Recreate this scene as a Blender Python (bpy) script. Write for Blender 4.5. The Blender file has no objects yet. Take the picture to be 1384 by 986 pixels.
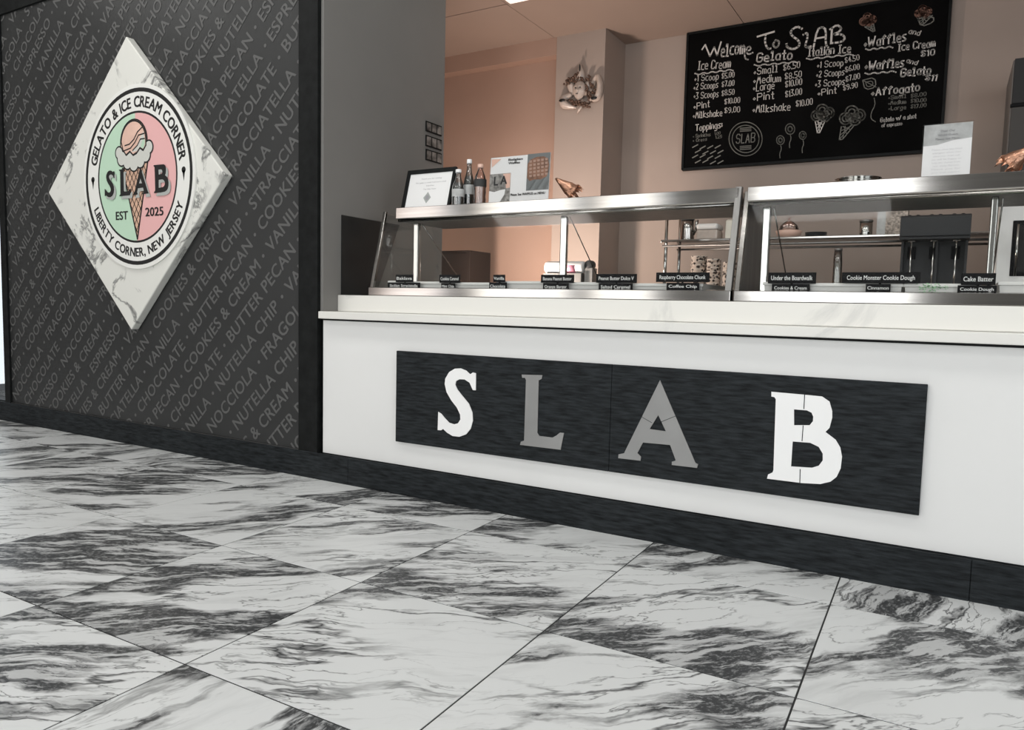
import bpy, bmesh, math, random
from mathutils import Vector, Matrix
from math import sin, cos, pi, radians as R
random.seed(7)
C = bpy.context.scene.collection
S = bpy.context.scene

# ------------------------------------------------------------------ camera
F_PX, CXP, CYP, DIST = 1016.14, 669.995, 493.84, 3.0807
YAW, PITCH, ROLL = -0.539594, -0.0813245, 0.0218217
def cam_axes():
    cy, sy, cp, sp = cos(YAW), sin(YAW), cos(PITCH), sin(PITCH)
    f = Vector((sy*cp, cy*cp, sp)); r = Vector((cy, -sy, 0)); u = r.cross(f)
    c, s = cos(ROLL), sin(ROLL)
    return c*r + s*u, -s*r + c*u, f
AR, AU, AF = cam_axes()
EYE = Vector((0, -DIST, 1.0))
cam_d = bpy.data.cameras.new('camera'); cam = bpy.data.objects.new('camera', cam_d); C.objects.link(cam)
cam.matrix_world = Matrix(((AR.x, AU.x, -AF.x, EYE.x), (AR.y, AU.y, -AF.y, EYE.y), (AR.z, AU.z, -AF.z, EYE.z), (0, 0, 0, 1)))
cam_d.sensor_width = 36; cam_d.lens = F_PX/1384*36
cam_d.shift_x = (692-CXP)/1384; cam_d.shift_y = (CYP-493)/1384
cam_d.clip_start = 0.05
S.camera = cam
# ------------------------------------------------------------------ world, exposure, lights
w = bpy.data.worlds.new('sky'); S.world = w; w.use_nodes = True
w.node_tree.nodes['Background'].inputs[0].default_value = (0.86, 0.93, 1.0, 1)
w.node_tree.nodes['Background'].inputs[1].default_value = 1.3
S.view_settings.view_transform = 'Standard'; S.view_settings.look = 'None'
S.view_settings.gamma = 1; S.view_settings.use_curve_mapping = False
S.view_settings.exposure = 0.0
S.cycles.use_denoising = True
S.cycles.max_bounces = 8; S.cycles.diffuse_bounces = 4; S.cycles.glossy_bounces = 4; S.cycles.transparent_max_bounces = 12
S.cycles.sample_clamp_indirect = 6
def area(name, loc, target, sx, sy, power, col=(1, 1, 1)):
    d = bpy.data.lights.new(name, 'AREA'); d.shape = 'RECTANGLE'; d.size = sx; d.size_y = sy; d.energy = power; d.color = col
    o = bpy.data.objects.new(name, d); C.objects.link(o); o.location = loc
    o.rotation_euler = (Vector(target)-Vector(loc)).to_track_quat('-Z', 'Y').to_euler()
    return o
# daylight through the shopfront windows behind the viewer; outermost two added for their light
for x, wd, p, c in ((-7.75, 1.2, 18, (1.0, 0.84, 0.76)), (-5.65, 1.6, 33, (1.0, 0.95, 0.88)), (-4.0, 0.9, 19, (1.0, 0.95, 0.88)), (-1.33, 1.8, 56, (1.0, 0.995, 0.98)), (3.2, 2.2, 66, (0.97, 0.985, 1.0))):
    area('window_daylight', (x, -6.6, 2.0), (x, 0, 1.3), wd, 2.6, p, c)
area('door_daylight', (4.7, -3.2, 1.9), (0, -2.2, 0.8), 3.0, 2.6, 32, (0.97, 0.985, 1.0))
# added lamp for sun bounced up off the steel behind the serving counter
area('worktop_bounce', (-2.80, 1.34, 0.99), (-1.9, 2.75, 2.0), 0.17, 0.12, 29, (1.0, 0.82, 0.72))
# added fill lights under the hall ceiling, brightening the floor
for x, y in ((-6.6, -1.6), (-4.2, -1.3), (-1.8, -1.3), (0.6, -1.3), (-4.4, -3.9), (-1.2, -4.0), (1.8, -3.4)):
    area('hall_fill', (x, y, 4.15), (x, y, 0), 1.3, 0.6, 22, (1.0, 0.985, 0.96))
area('corner_glow', (-3.9, 1.5, 1.0), (-3.7, 2.5, 2.2), 0.6, 0.4, 5.2, (1.0, 0.80, 0.66))  # added low glow, brightens the pink wall from below

# ------------------------------------------------------------------ helpers
def ray(px, py): return AR*(px-CXP) + AU*(-(py-CYP)) + AF*F_PX
def PY(px, py, y):
    d = ray(px, py); return EYE + d*((y-EYE.y)/d.y)
def PX(px, py, x):
    d = ray(px, py); return EYE + d*((x-EYE.x)/d.x)
def PZ(px, py, z):
    d = ray(px, py); return EYE + d*((z-EYE.z)/d.z)

def nodes(name):
    m = bpy.data.materials.new(name); m.use_nodes = True
    nt = m.node_tree; return m, nt, nt.nodes['Principled BSDF']
def mat(name, col, rough=0.5, metal=0.0, var=0.0, scale=8, spec=0.5, bump=0.0, bscale=60, emis=None, stretch=None):
    m, nt, b = nodes(name)
    b.inputs['Base Color'].default_value = (*col, 1); b.inputs['Roughness'].default_value = rough
    b.inputs['Metallic'].default_value = metal; b.inputs['Specular IOR Level'].default_value = spec
    tc = nt.nodes.new('ShaderNodeTexCoord'); mp = nt.nodes.new('ShaderNodeMapping')
    nt.links.new(tc.outputs['Object'], mp.inputs['Vector'])
    if stretch: mp.inputs['Scale'].default_value = stretch
    if var > 0:
        n = nt.nodes.new('ShaderNodeTexNoise'); n.inputs['Scale'].default_value = scale; n.inputs['Detail'].default_value = 6
        nt.links.new(mp.outputs['Vector'], n.inputs['Vector'])
        r = nt.nodes.new('ShaderNodeValToRGB')
        r.color_ramp.elements[0].position = 0.3; r.color_ramp.elements[1].position = 0.7
        r.color_ramp.elements[0].color = (*[c*(1-var) for c in col], 1)
        r.color_ramp.elements[1].color = (*[min(1, c*(1+var)) for c in col], 1)
        nt.links.new(n.outputs['Fac'], r.inputs['Fac']); nt.links.new(r.outputs['Color'], b.inputs['Base Color'])
    if bump > 0:
        n2 = nt.nodes.new('ShaderNodeTexNoise'); n2.inputs['Scale'].default_value = bscale; n2.inputs['Detail'].default_value = 4
        nt.links.new(mp.outputs['Vector'], n2.inputs['Vector'])
        bp = nt.nodes.new('ShaderNodeBump'); bp.inputs['Strength'].default_value = bump; bp.inputs['Distance'].default_value = 0.01
        nt.links.new(n2.outputs['Fac'], bp.inputs['Height']); nt.links.new(bp.outputs['Normal'], b.inputs['Normal'])
    if emis: b.inputs['Emission Color'].default_value = (*emis[0], 1); b.inputs['Emission Strength'].default_value = emis[1]
    return m
def glass_mat(name, tint=(1, 1, 1), gloss=0.07):
    m = bpy.data.materials.new(name); m.use_nodes = True; nt = m.node_tree; nt.nodes.clear()
    o = nt.nodes.new('ShaderNodeOutputMaterial'); t = nt.nodes.new('ShaderNodeBsdfTransparent'); g = nt.nodes.new('ShaderNodeBsdfGlossy')
    g.inputs['Roughness'].default_value = 0.03; t.inputs['Color'].default_value = (*tint, 1)
    f = nt.nodes.new('ShaderNodeFresnel'); f.inputs['IOR'].default_value = 1.45
    ad = nt.nodes.new('ShaderNodeMath'); ad.operation = 'MULTIPLY'; ad.inputs[1].default_value = gloss/0.05
    mx = nt.nodes.new('ShaderNodeMixShader')
    nt.links.new(f.outputs[0], ad.inputs[0]); nt.links.new(ad.outputs[0], mx.inputs[0])
    nt.links.new(t.outputs[0], mx.inputs[1]); nt.links.new(g.outputs[0], mx.inputs[2]); nt.links.new(mx.outputs[0], o.inputs[0])
    return m

class MB:
    def __init__(s): s.v = []; s.f = []; s.sm = []
    def add(s, v, f, smooth=False):
        n = len(s.v); s.v += [tuple(p) for p in v]; s.f += [tuple(i+n for i in q) for q in f]; s.sm += [smooth]*len(f); return s
    def box(s, x0, x1, y0, y1, z0, z1):
        v = [(x, y, z) for z in (z0, z1) for y in (y0, y1) for x in (x0, x1)]
        return s.add(v, [(0, 2, 3, 1), (4, 5, 7, 6), (0, 1, 5, 4), (2, 6, 7, 3), (0, 4, 6, 2), (1, 3, 7, 5)])
    def prism(s, prof, x0, x1):           # profile in (y, z), swept along x
        n = len(prof); v = [(x0, a, b) for a, b in prof] + [(x1, a, b) for a, b in prof]
        f = [tuple(range(n))[::-1], tuple(range(n, 2*n))] + [(i, (i+1) % n, n+(i+1) % n, n+i) for i in range(n)]
        return s.add(v, f)
    def plate(s, pts, d):                 # planar outline given a thickness vector
        n = len(pts); d = Vector(d); v = [Vector(p) for p in pts] + [Vector(p)+d for p in pts]
        return s.add(v, [tuple(range(n)), tuple(range(n, 2*n))[::-1]] + [(i, n+i, n+(i+1) % n, (i+1) % n) for i in range(n)])
    def tube(s, pts, rad, n=10, cap=True, flat=1.0):
        pts = [Vector(p) for p in pts]; rad = rad if isinstance(rad, (list, tuple)) else [rad]*len(pts)
        rings = []; up = None
        for i, p in enumerate(pts):
            t = (pts[min(i+1, len(pts)-1)] - pts[max(i-1, 0)]).normalized()
            if up is None: up = Vector((0, 0, 1)) if abs(t.z) < 0.9 else Vector((0, 1, 0))
            a = t.cross(up).normalized(); b = a.cross(t).normalized(); up = b
            rings.append([p + (a*cos(2*pi*k/n) + b*sin(2*pi*k/n)*flat)*rad[i] for k in range(n)])
        v = [q for r in rings for q in r]; f = []
        for i in range(len(rings)-1):
            for k in range(n): f.append((i*n+k, i*n+(k+1) % n, (i+1)*n+(k+1) % n, (i+1)*n+k))
        if cap: f += [tuple(range(n))[::-1], tuple(range(len(v)-n, len(v)))]
        return s.add(v, f, True)
    def lathe(s, c, prof, n=20):
        cx, cy, cz = c; v = []; f = []
        for r, z in prof: v += [(cx+r*cos(2*pi*k/n), cy+r*sin(2*pi*k/n), cz+z) for k in range(n)]
        for i in range(len(prof)-1):
            for k in range(n): f.append((i*n+k, i*n+(k+1) % n, (i+1)*n+(k+1) % n, (i+1)*n+k))
        f += [tuple(range(n))[::-1], tuple(range(len(v)-n, len(v)))]
        return s.add(v, f, True)
    def ball(s, c, rx, ry=None, rz=None, nu=12, nv=8):
        ry = ry or rx; rz = rz or rx; v = []; f = []
        for i in range(nv+1):
            t = pi*i/nv; rr = max(sin(t), 0.02)
            v += [(c[0]+rx*rr*cos(2*pi*k/nu), c[1]+ry*rr*sin(2*pi*k/nu), c[2]+rz*cos(t)) for k in range(nu)]
        for i in range(nv):
            for k in range(nu): f.append((i*nu+k, (i+1)*nu+k, (i+1)*nu+(k+1) % nu, i*nu+(k+1) % nu))
        f += [tuple(range(nu)), tuple(range(nv*nu, (nv+1)*nu))[::-1]]
        return s.add(v, f, True)
    def build(s, name, m, parent=None, bevel=0.0, seg=2):
        me = bpy.data.meshes.new(name); me.from_pydata(s.v, [], s.f); me.polygons.foreach_set('use_smooth', s.sm); me.validate(); me.update()
        bm = bmesh.new(); bm.from_mesh(me); bmesh.ops.recalc_face_normals(bm, faces=bm.faces)
        if bevel > 0:
            es = [e for e in bm.edges if len(e.link_faces) == 2 and e.calc_face_angle(0) > 0.5]
            bmesh.ops.bevel(bm, geom=es, offset=bevel, segments=seg, affect='EDGES', profile=0.5)
        bm.to_mesh(me); bm.free()
        o = bpy.data.objects.new(name, me); C.objects.link(o)
        if m: me.materials.append(m)
        if parent: o.parent = parent; o.matrix_parent_inverse = Matrix.Translation(-parent.location) if parent.type == 'EMPTY' else Matrix()
        return o
def tag(o, label, cat, group=None):
    o['label'] = label; o['category'] = cat
    if group: o['group'] = group
    return o
def thing(name, label, cat, loc=(0, 0, 0), group=None):
    o = bpy.data.objects.new(name, None); C.objects.link(o); o.location = loc; o.empty_display_size = 0.05
    return tag(o, label, cat, group)
def struct(o): o['kind'] = 'structure'; return o
def link_mesh(name, me, m, parent=None):
    o = bpy.data.objects.new(name, me); C.objects.link(o)
    if m: me.materials.clear(); me.materials.append(m)
    if parent: o.parent = parent; o.matrix_parent_inverse = Matrix.Translation(-parent.location) if parent.type == 'EMPTY' else Matrix()
    return o
def outline_mesh(loops, depth=0.002):     # 2-D loops (even-odd) -> filled, extruded mesh in local xy
    cu = bpy.data.curves.new('t', 'CURVE'); cu.dimensions = '2D'; cu.fill_mode = 'BOTH'; cu.extrude = depth/2
    for lp in loops:
        sp = cu.splines.new('POLY'); sp.points.add(len(lp)-1)
        for i, (a, b) in enumerate(lp): sp.points[i].co = (a, b, 0, 1)
        sp.use_cyclic_u = True
    o = bpy.data.objects.new('t', cu); C.objects.link(o)
    bpy.context.view_layer.update()
    me = bpy.data.meshes.new_from_object(o.evaluated_get(bpy.context.evaluated_depsgraph_get()))
    bpy.data.objects.remove(o); bpy.data.curves.remove(cu)
    return me
_glyph = {}
def text_curve_mesh(txt, size=1.0, res=2, offset=0.0, spacing=1.0, shear=0.0):
    k = (txt, size, res, offset, spacing, shear)
    if k in _glyph: return _glyph[k]
    cu = bpy.data.curves.new('t', 'FONT'); cu.body = txt; cu.size = size; cu.resolution_u = res; cu.offset = offset; cu.space_character = spacing; cu.shear = shear
    o = bpy.data.objects.new('t', cu); C.objects.link(o); bpy.context.view_layer.update()
    me = bpy.data.meshes.new_from_object(o.evaluated_get(bpy.context.evaluated_depsgraph_get()))
    bpy.data.objects.remove(o); bpy.data.curves.remove(cu)
    v = [tuple(p.co) for p in me.vertices]; f = [tuple(p.vertices) for p in me.polygons]
    bpy.data.meshes.remove(me); _glyph[k] = (v, f)
    return v, f
def put_text(mb, txt, origin, ux, uy, height=None, width=None, offset=0.0, center=False, spacing=1.0, res=3, shear=0.0, bold=0.0):
    """flat print: text laid on a plane at origin with unit vectors ux, uy; cap height / width in metres"""
    if offset: bold, offset = offset, 0.0
    v, f = text_curve_mesh(txt, 1.0, res, offset, spacing, shear)
    if not v: return 0
    xs = [p[0] for p in v]; x0, x1 = min(xs), max(xs); cap = 0.729
    sy = (height/cap) if height else None; sx = (width/(x1-x0)) if width else None
    if sx is None: sx = sy
    if sy is None: sy = sx
    sh = (x0+x1)/2 if center else x0
    dd = [(0, 0)] if not bold else [(-bold, -bold*.6), (bold, -bold*.6), (bold, bold*.6), (-bold, bold*.6)]
    nn = Vector(ux).cross(Vector(uy))*0.0002
    for i, (bx, by) in enumerate(dd): mb.add([Vector(origin)+nn*i+Vector(ux)*((p[0]-sh+bx)*sx)+Vector(uy)*((p[1]+by)*sy) for p in v], f)
    return (x1-x0)*sx

# monoline chalk alphabet: x digit, y letter (a=-2 .. c=0 .. g=4 .. i=6)
GL = dict(A='0c2i4c|1e3e', B='0c0i3i4h3f0f|3f4e4d3c0c', C='4h3i1i0h0d1c3c4d', D='0c0i2i4g4e2c0c', E='4i0i0c4c|0f3f', F='4i0i0c|0f3f',
 G='4h3i1i0h0d1c3c4d4f2f', H='0i0c|4i4c|0f4f', I='0i2i|1i1c|0c2c', L='0i0c3c', M='0c1i2f3i4c', N='0c0i4c4i', O='1i0h0d1c3c4d4h3i1i',
 P='0c0i3i4h4g3f0f', R='0c0i3i4h4g3f0f|2f4c', S='4h3i1i0h0g1f3f4e4d3c1c0d', T='0i4i|2i2c', U='0i0d1c3c4d4i', W='0i1c3g4c6i', Z='0i4i0c4c',
 K='0i0c|4i0f4c', a='3g1g0f0d1c2c3d|3g3c', b='0i0c2c3d3f2g0g', c='3g1g0f0d1c3c', d='3i3c1c0d0f1g3g', e='0e3e3f2g1g0f0d1c3c', f='3h2i1h1c|0g2g',
 g='3g1g0f0d1c3c|3g3b2a0a', h='0i0c|0f1g2g3f3c', i='0g0c|0h0i', k='0i0c|3g0e3c', l='0h0i1i1d0c2c', m='0c0g1g2f2c|2f3g4f4c', n='0c0g|0f1g2g3f3c',
 o='1g0f0d1c2c3d3f2g1g', p='0g0a|0g2g3f3d2c0c', r='0g0c|0f1g2g', s='3g1g0f3d2c0c', t='1i1c2c|0g2g', u='0g0d1c3c|3g3c', v='0g1c3g', w='0g1c2f3c4g', y='0g1d|3g1a0a',
 z='0g3g0c3c')
GL.update({'0': '1i0h0d1c2c3d3h2i1i', '1': '0h1i1c', '2': '0h1i2i3h3g0c3c', '3': '0i3i1f3e3d2c0c', '4': '2c2i0e3e', '5': '3i0i0f2f3e3d2c0c', '6': '3i1h0f0d1c2c3d3e2f0f',
 '7': '0i3i1c', '8': '1f0g0h1i2i3h3g2f1f0e0d1c2c3d3e2f', '9': '3f1f0g0h1i2i3h3e1c', '$': '3h2i1i0h0g1f2f3e3d2c1c0d|1i1c', '.': '0c0d', '*': '0e1f2e1d0e', '-': '0f2f', '/': '0c3i', ':': '0d0e|0g0f', '&': '4c1g1h2i3h0e0d1c2c4e'})
def chalk(mb, txt, p0, p1, h, wid, jit=0.35, bold=1.0):
    """handwriting from p0 to p1 (baseline on the board's plane), cap height h"""
    adv = []; x = 0
    for ch in txt:
        if ch == ' ': x += 3; adv.append(None); continue
        g = GL.get(ch) or GL.get(ch.upper()) or GL['-']
        ww = max(int(q) for seg in g.split('|') for q in seg[0::2]); adv.append((x, g)); x += ww+1.7
    x = max(x-1.7, 1); ux = (Vector(p1)-Vector(p0)); L = ux.length; ux.normalize(); uz = Vector((0, -1, 0)).cross(ux) * -1
    if uz.z < 0: uz = -uz
    sx = L/x; sy = h/6
    for a in adv:
        if not a: continue
        x0, g = a; jy = random.uniform(-jit, jit)
        for seg in g.split('|'):
            pts = []
            for i in range(0, len(seg), 2):
                pts.append(Vector(p0)+ux*((x0+int(seg[i])+random.uniform(-.12, .12))*sx)+uz*((ord(seg[i+1])-99+jy)*sy))
            stroke(mb, pts, wid)
def stroke(mb, pts, wid, smooth=False):
    pts = [Vector(p) for p in pts]
    if smooth and len(pts) > 2:
        q = [pts[0]]
        for a, b in zip(pts[:-1], pts[1:]): q += [a.lerp(b, .25), a.lerp(b, .75)]
        pts = q+[pts[-1]]
    for a, b in zip(pts[:-1], pts[1:]):
        t = (b-a)
        if t.length < 1e-6: continue
        t.normalize(); n = Vector((0, 1, 0)).cross(t).normalized()*wid/2; e = t*wid*0.35
        mb.add([a-e-n, b+e-n, b+e+n, a-e+n], [(0, 1, 2, 3)])

# ------------------------------------------------------------------ materials
M = {}
M['black_frame'] = mat('black satin frame', (0.010, 0.011, 0.011), 0.5, var=0.3, scale=20, spec=0.12)
M['black_wood'] = mat('black stained wood', (0.017, 0.020, 0.022), 0.6, var=0.6, scale=14, stretch=(1, 1, 7), bump=0.2, bscale=40, spec=0.15)
M['mural'] = mat('dark wallpaper', (0.030, 0.031, 0.031), 0.42, var=0.12, scale=2, spec=0.38)
M['mural_ink'] = mat('grey wallpaper lettering', (0.115, 0.115, 0.113), 0.5, spec=0.3)
M['grey_wall'] = mat('pale painted plaster', (0.20, 0.195, 0.185), 0.75, var=0.03, scale=3)
M['pink'] = mat('salmon tinted plaster', (0.43, 0.285, 0.22), 0.8, var=0.03, scale=3)  # salmon tint puts warm inter-reflection into the wall colour
M['blush'] = mat('blush painted plaster', (0.40, 0.325, 0.28), 0.8, var=0.03, scale=3)
M['ceil'] = mat('blush ceiling board', (0.42, 0.32, 0.265), 0.85, var=0.03, scale=2)
M['ceil_hall'] = mat('hall ceiling', (0.7, 0.69, 0.67), 0.9)
M['hall_wall'] = mat('hall wall', (0.30, 0.29, 0.28), 0.8)
M['white_panel'] = mat('white counter laminate', (0.80, 0.80, 0.785), 0.55, var=0.015, scale=2, spec=0.3)
M['white_paint'] = mat('white letter paint', (0.93, 0.93, 0.92), 0.5)
M['grey_letter'] = mat('grey metallic letter paint', (0.30, 0.30, 0.295), 0.42, metal=0.35, var=0.2, scale=2)
M['steel'] = mat('brushed stainless steel', (0.40, 0.385, 0.365), 0.12, metal=1.0, var=0.10, scale=6, stretch=(0.4, 6, 8))
M['steel_dull'] = mat('dull stainless steel', (0.30, 0.295, 0.285), 0.42, metal=0.9, var=0.15, scale=6, stretch=(6, 6, 0.4))
M['oven_steel'] = mat('pale satin steel', (0.70, 0.69, 0.67), 0.38, metal=0.55, var=0.12, scale=4)
M['chrome'] = mat('chrome', (0.50, 0.50, 0.48), 0.14, metal=1.0)
M['glass'] = glass_mat('case glass', (0.985, 0.99, 0.985), 0.010)
M['clear'] = glass_mat('clear acrylic', (0.995, 0.995, 0.995), 0.03)
M['bottle_glass'] = glass_mat('bottle glass', (0.70, 0.72, 0.70), 0.25)
M['bottle_pink'] = glass_mat('rose bottle', (0.93, 0.80, 0.74), 0.2)
M['tub'] = mat('white plastic tub', (0.74, 0.73, 0.71), 0.4)
M['pistachio'] = mat('pistachio gelato', (0.32, 0.55, 0.33), 0.6, var=0.5, scale=60)
M['cream'] = mat('cream gelato', (0.8, 0.76, 0.66), 0.6, bump=0.4)
M['tag'] = mat('black tag card', (0.010, 0.010, 0.011), 0.6, spec=0.08)
M['tag_ink'] = mat('white tag print', (0.75, 0.75, 0.74), 0.6)
M['chalk'] = mat('white chalk marker', (0.62, 0.60, 0.57), 0.8)
M['chalk_dim'] = mat('smudged chalk', (0.20, 0.20, 0.18), 0.9)
M['chalk_pink'] = mat('rose chalk', (0.36, 0.20, 0.15), 0.9)
M['board'] = mat('chalkboard', (0.004, 0.004, 0.004), 0.7, var=0.3, scale=3, spec=0.04)
M['paper'] = mat('white paper', (0.90, 0.90, 0.89), 0.6)
M['paper_grey'] = mat('grey printed band', (0.52, 0.53, 0.52), 0.6, var=0.15, scale=30)
M['ink'] = mat('dark print', (0.03, 0.03, 0.03), 0.6)
M['ink_grey'] = mat('faint grey print', (0.35, 0.35, 0.36), 0.6)
M['copper'] = mat('copper foil', (0.55, 0.30, 0.20), 0.3, metal=0.85, var=0.5, scale=30, bump=0.6, bscale=40)
M['dark_plastic'] = mat('dark grey appliance', (0.040, 0.042, 0.044), 0.45, spec=0.25)
M['dark_brown'] = mat('dark brown appliance', (0.016, 0.011, 0.009), 0.6, spec=0.15)  # own dark brown of the boxy appliance
M['ceramic'] = mat('glazed ceramic', (0.56, 0.47, 0.41), 0.25, var=0.08, scale=30)
M['hair'] = mat('copper brown glaze', (0.11, 0.062, 0.042), 0.3, var=0.5, scale=60)
M['hole'] = mat('black glaze', (0.01, 0.01, 0.01), 0.4)
M['pinkcard'] = mat('pink card', (0.80, 0.30, 0.40), 0.5)
M['green_flag'] = mat('mint print', (0.52, 0.72, 0.55), 0.5)
M['pink_flag'] = mat('rose print', (0.82, 0.46, 0.45), 0.5)
M['logo_white'] = mat('white print', (0.84, 0.84, 0.80), 0.45)
M['logo_black'] = mat('black print', (0.012, 0.012, 0.012), 0.4)
M['logo_shadow'] = mat('grey print', (0.42, 0.44, 0.42), 0.5)
M['wafer'] = mat('wafer print', (0.66, 0.42, 0.30), 0.5, var=0.12, scale=20)
M['scoop_pink'] = mat('peach scoop print', (0.78, 0.52, 0.42), 0.5, var=0.1, scale=10)
M['scoop_grey'] = mat('pale scoop print', (0.62, 0.63, 0.58), 0.5)
M['scoop_mint'] = mat('mint scoop print', (0.48, 0.66, 0.50), 0.5)
M['led'] = mat('light panel', (0.9, 0.88, 0.85), 0.5, emis=((1, 0.9, 0.82), 0.75))

def marble_floor():
    m, nt, b = nodes('black veined white marble tile'); L = nt.links.new; N = nt.nodes.new
    tc = N('ShaderNodeTexCoord'); oi = N('ShaderNodeObjectInfo')
    mul = N('ShaderNodeMath'); mul.operation = 'MULTIPLY'; mul.inputs[1].default_value = 61.0; L(oi.outputs['Random'], mul.inputs[0])
    off = N('ShaderNodeCombineXYZ'); L(mul.outputs[0], off.inputs[0]); L(mul.outputs[0], off.inputs[1]); L(mul.outputs[0], off.inputs[2])
    # grain direction of each tile: mostly one way, some turned
    r2 = N('ShaderNodeMath'); r2.operation = 'MULTIPLY'; r2.inputs[1].default_value = 7.31; L(oi.outputs['Random'], r2.inputs[0])
    fr = N('ShaderNodeMath'); fr.operation = 'FRACT'; L(r2.outputs[0], fr.inputs[0])
    rmp = N('ShaderNodeMapRange'); rmp.inputs['From Min'].default_value = 0.0; rmp.inputs['From Max'].default_value = 1.0
    rmp.inputs['To Min'].default_value = R(-54); rmp.inputs['To Max'].default_value = R(-24); L(fr.outputs[0], rmp.inputs['Value'])
    gt = N('ShaderNodeMath'); gt.operation = 'GREATER_THAN'; gt.inputs[1].default_value = 0.86; L(fr.outputs[0], gt.inputs[0])
    ad = N('ShaderNodeMath'); ad.operation = 'MULTIPLY_ADD'; ad.inputs[1].default_value = R(-50); L(gt.outputs[0], ad.inputs[0]); L(rmp.outputs[0], ad.inputs[2])
    rot = N('ShaderNodeVectorRotate'); rot.rotation_type = 'Z_AXIS'; L(tc.outputs['Object'], rot.inputs['Vector']); L(ad.outputs[0], rot.inputs['Angle'])
    va = N('ShaderNodeVectorMath'); va.operation = 'ADD'; L(rot.outputs[0], va.inputs[0]); L(off.outputs[0], va.inputs[1])
    # domain warp
    wn = N('ShaderNodeTexNoise'); wn.inputs['Scale'].default_value = 3.2; wn.inputs['Detail'].default_value = 5; L(va.outputs[0], wn.inputs['Vector'])
    ws = N('ShaderNodeVectorMath'); ws.operation = 'SUBTRACT'; ws.inputs[1].default_value = (0.5, 0.5, 0.5); L(wn.outputs['Color'], ws.inputs[0])
    wsc = N('ShaderNodeVectorMath'); wsc.operation = 'SCALE'; wsc.inputs['Scale'].default_value = 0.16; L(ws.outputs[0], wsc.inputs[0])
    wp = N('ShaderNodeVectorMath'); wp.operation = 'ADD'; L(va.outputs[0], wp.inputs[0]); L(wsc.outputs[0], wp.inputs[1])
    def aniso(sx, sy):
        mp = N('ShaderNodeMapping'); mp.inputs['Scale'].default_value = (sx, sy, 1); L(wp.outputs[0], mp.inputs['Vector']); return mp
    def noise(v, sc, det, rough=0.55):
        n = N('ShaderNodeTexNoise'); n.inputs['Scale'].default_value = sc; n.inputs['Detail'].default_value = det; n.inputs['Roughness'].default_value = rough
        L(v.outputs[0], n.inputs['Vector']); return n
    def ramp(src, stops):
        r = N('ShaderNodeValToRGB'); e = r.color_ramp.elements
        while len(e) < len(stops): e.new(0.5)
        for k, (p, c) in enumerate(stops): e[k].position = p; e[k].color = (c, c, c, 1)
        L(src, r.inputs['Fac']); return r
    def ridge(n, wd):       # 1 on the zero line of the noise
        a = N('ShaderNodeMath'); a.operation = 'SUBTRACT'; a.inputs[1].default_value = 0.5; L(n.outputs['Fac'], a.inputs[0])
        c = N('ShaderNodeMath'); c.operation = 'ABSOLUTE'; L(a.outputs[0], c.inputs[0])
        return ramp(c.outputs[0], [(0.0, 1.0), (wd, 0.0)])
    def mth(op, a, bb):
        q = N('ShaderNodeMath'); q.operation = op; q.use_clamp = True
        L(a, q.inputs[0])
        if isinstance(bb, float): q.inputs[1].default_value = bb
        else: L(bb, q.inputs[1])
        return q.outputs[0]
    band = ramp(noise(aniso(0.62, 2.6), 1.5, 6, 0.55).outputs['Fac'], [(0.505, 0.0), (0.555, 1.0)])          # broad dark drifts
    brk = ramp(noise(aniso(1.6, 9.0), 3.0, 9, 0.68).outputs['Fac'], [(0.43, 0.20), (0.50, 1.0)])                # broken into streaks
    fleck = ramp(noise(aniso(9, 16.0), 6, 5, 0.7).outputs['Fac'], [(0.38, 0.72), (0.50, 1.0)])
    v1 = ridge(noise(aniso(0.55, 3.2), 1.9, 5, 0.5), 0.020)
    v2 = ridge(noise(aniso(0.9, 3.4), 3.6, 5, 0.55), 0.016)
    patch = ramp(noise(aniso(0.7, 1.4), 2.0, 3, 0.5).outputs['Fac'], [(0.42, 0.05), (0.56, 1.0)])
    b1 = mth('MULTIPLY', band.outputs[0], brk.outputs[0]); b2 = mth('MULTIPLY', b1, fleck.outputs[0]); b3 = mth('MULTIPLY', b2, 0.97)
    vv = mth('MULTIPLY', mth('MAXIMUM', v1.outputs[0], mth('MULTIPLY', v2.outputs[0], 0.8)), patch.outputs[0])
    hz = mth('MULTIPLY', ramp(noise(aniso(0.7, 4.0), 2.0, 6, 0.6).outputs['Fac'], [(0.54, 0.0), (0.72, 1.0)]).outputs[0], 0.22)
    halo = mth('MULTIPLY', band.outputs[0], 0.30)
    dark = mth('MAXIMUM', b3, vv); dark = mth('MAXIMUM', dark, mth('MAXIMUM', halo, hz))
    mx = N('ShaderNodeMixRGB'); mx.inputs[1].default_value = (0.70, 0.715, 0.71, 1); mx.inputs[2].default_value = (0.028, 0.030, 0.032, 1)
    L(dark, mx.inputs[0]); L(mx.outputs[0], b.inputs['Base Color'])
    b.inputs['Roughness'].default_value = 0.34; b.inputs['Specular IOR Level'].default_value = 0.35
    return m
M['marble_floor'] = marble_floor()
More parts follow.
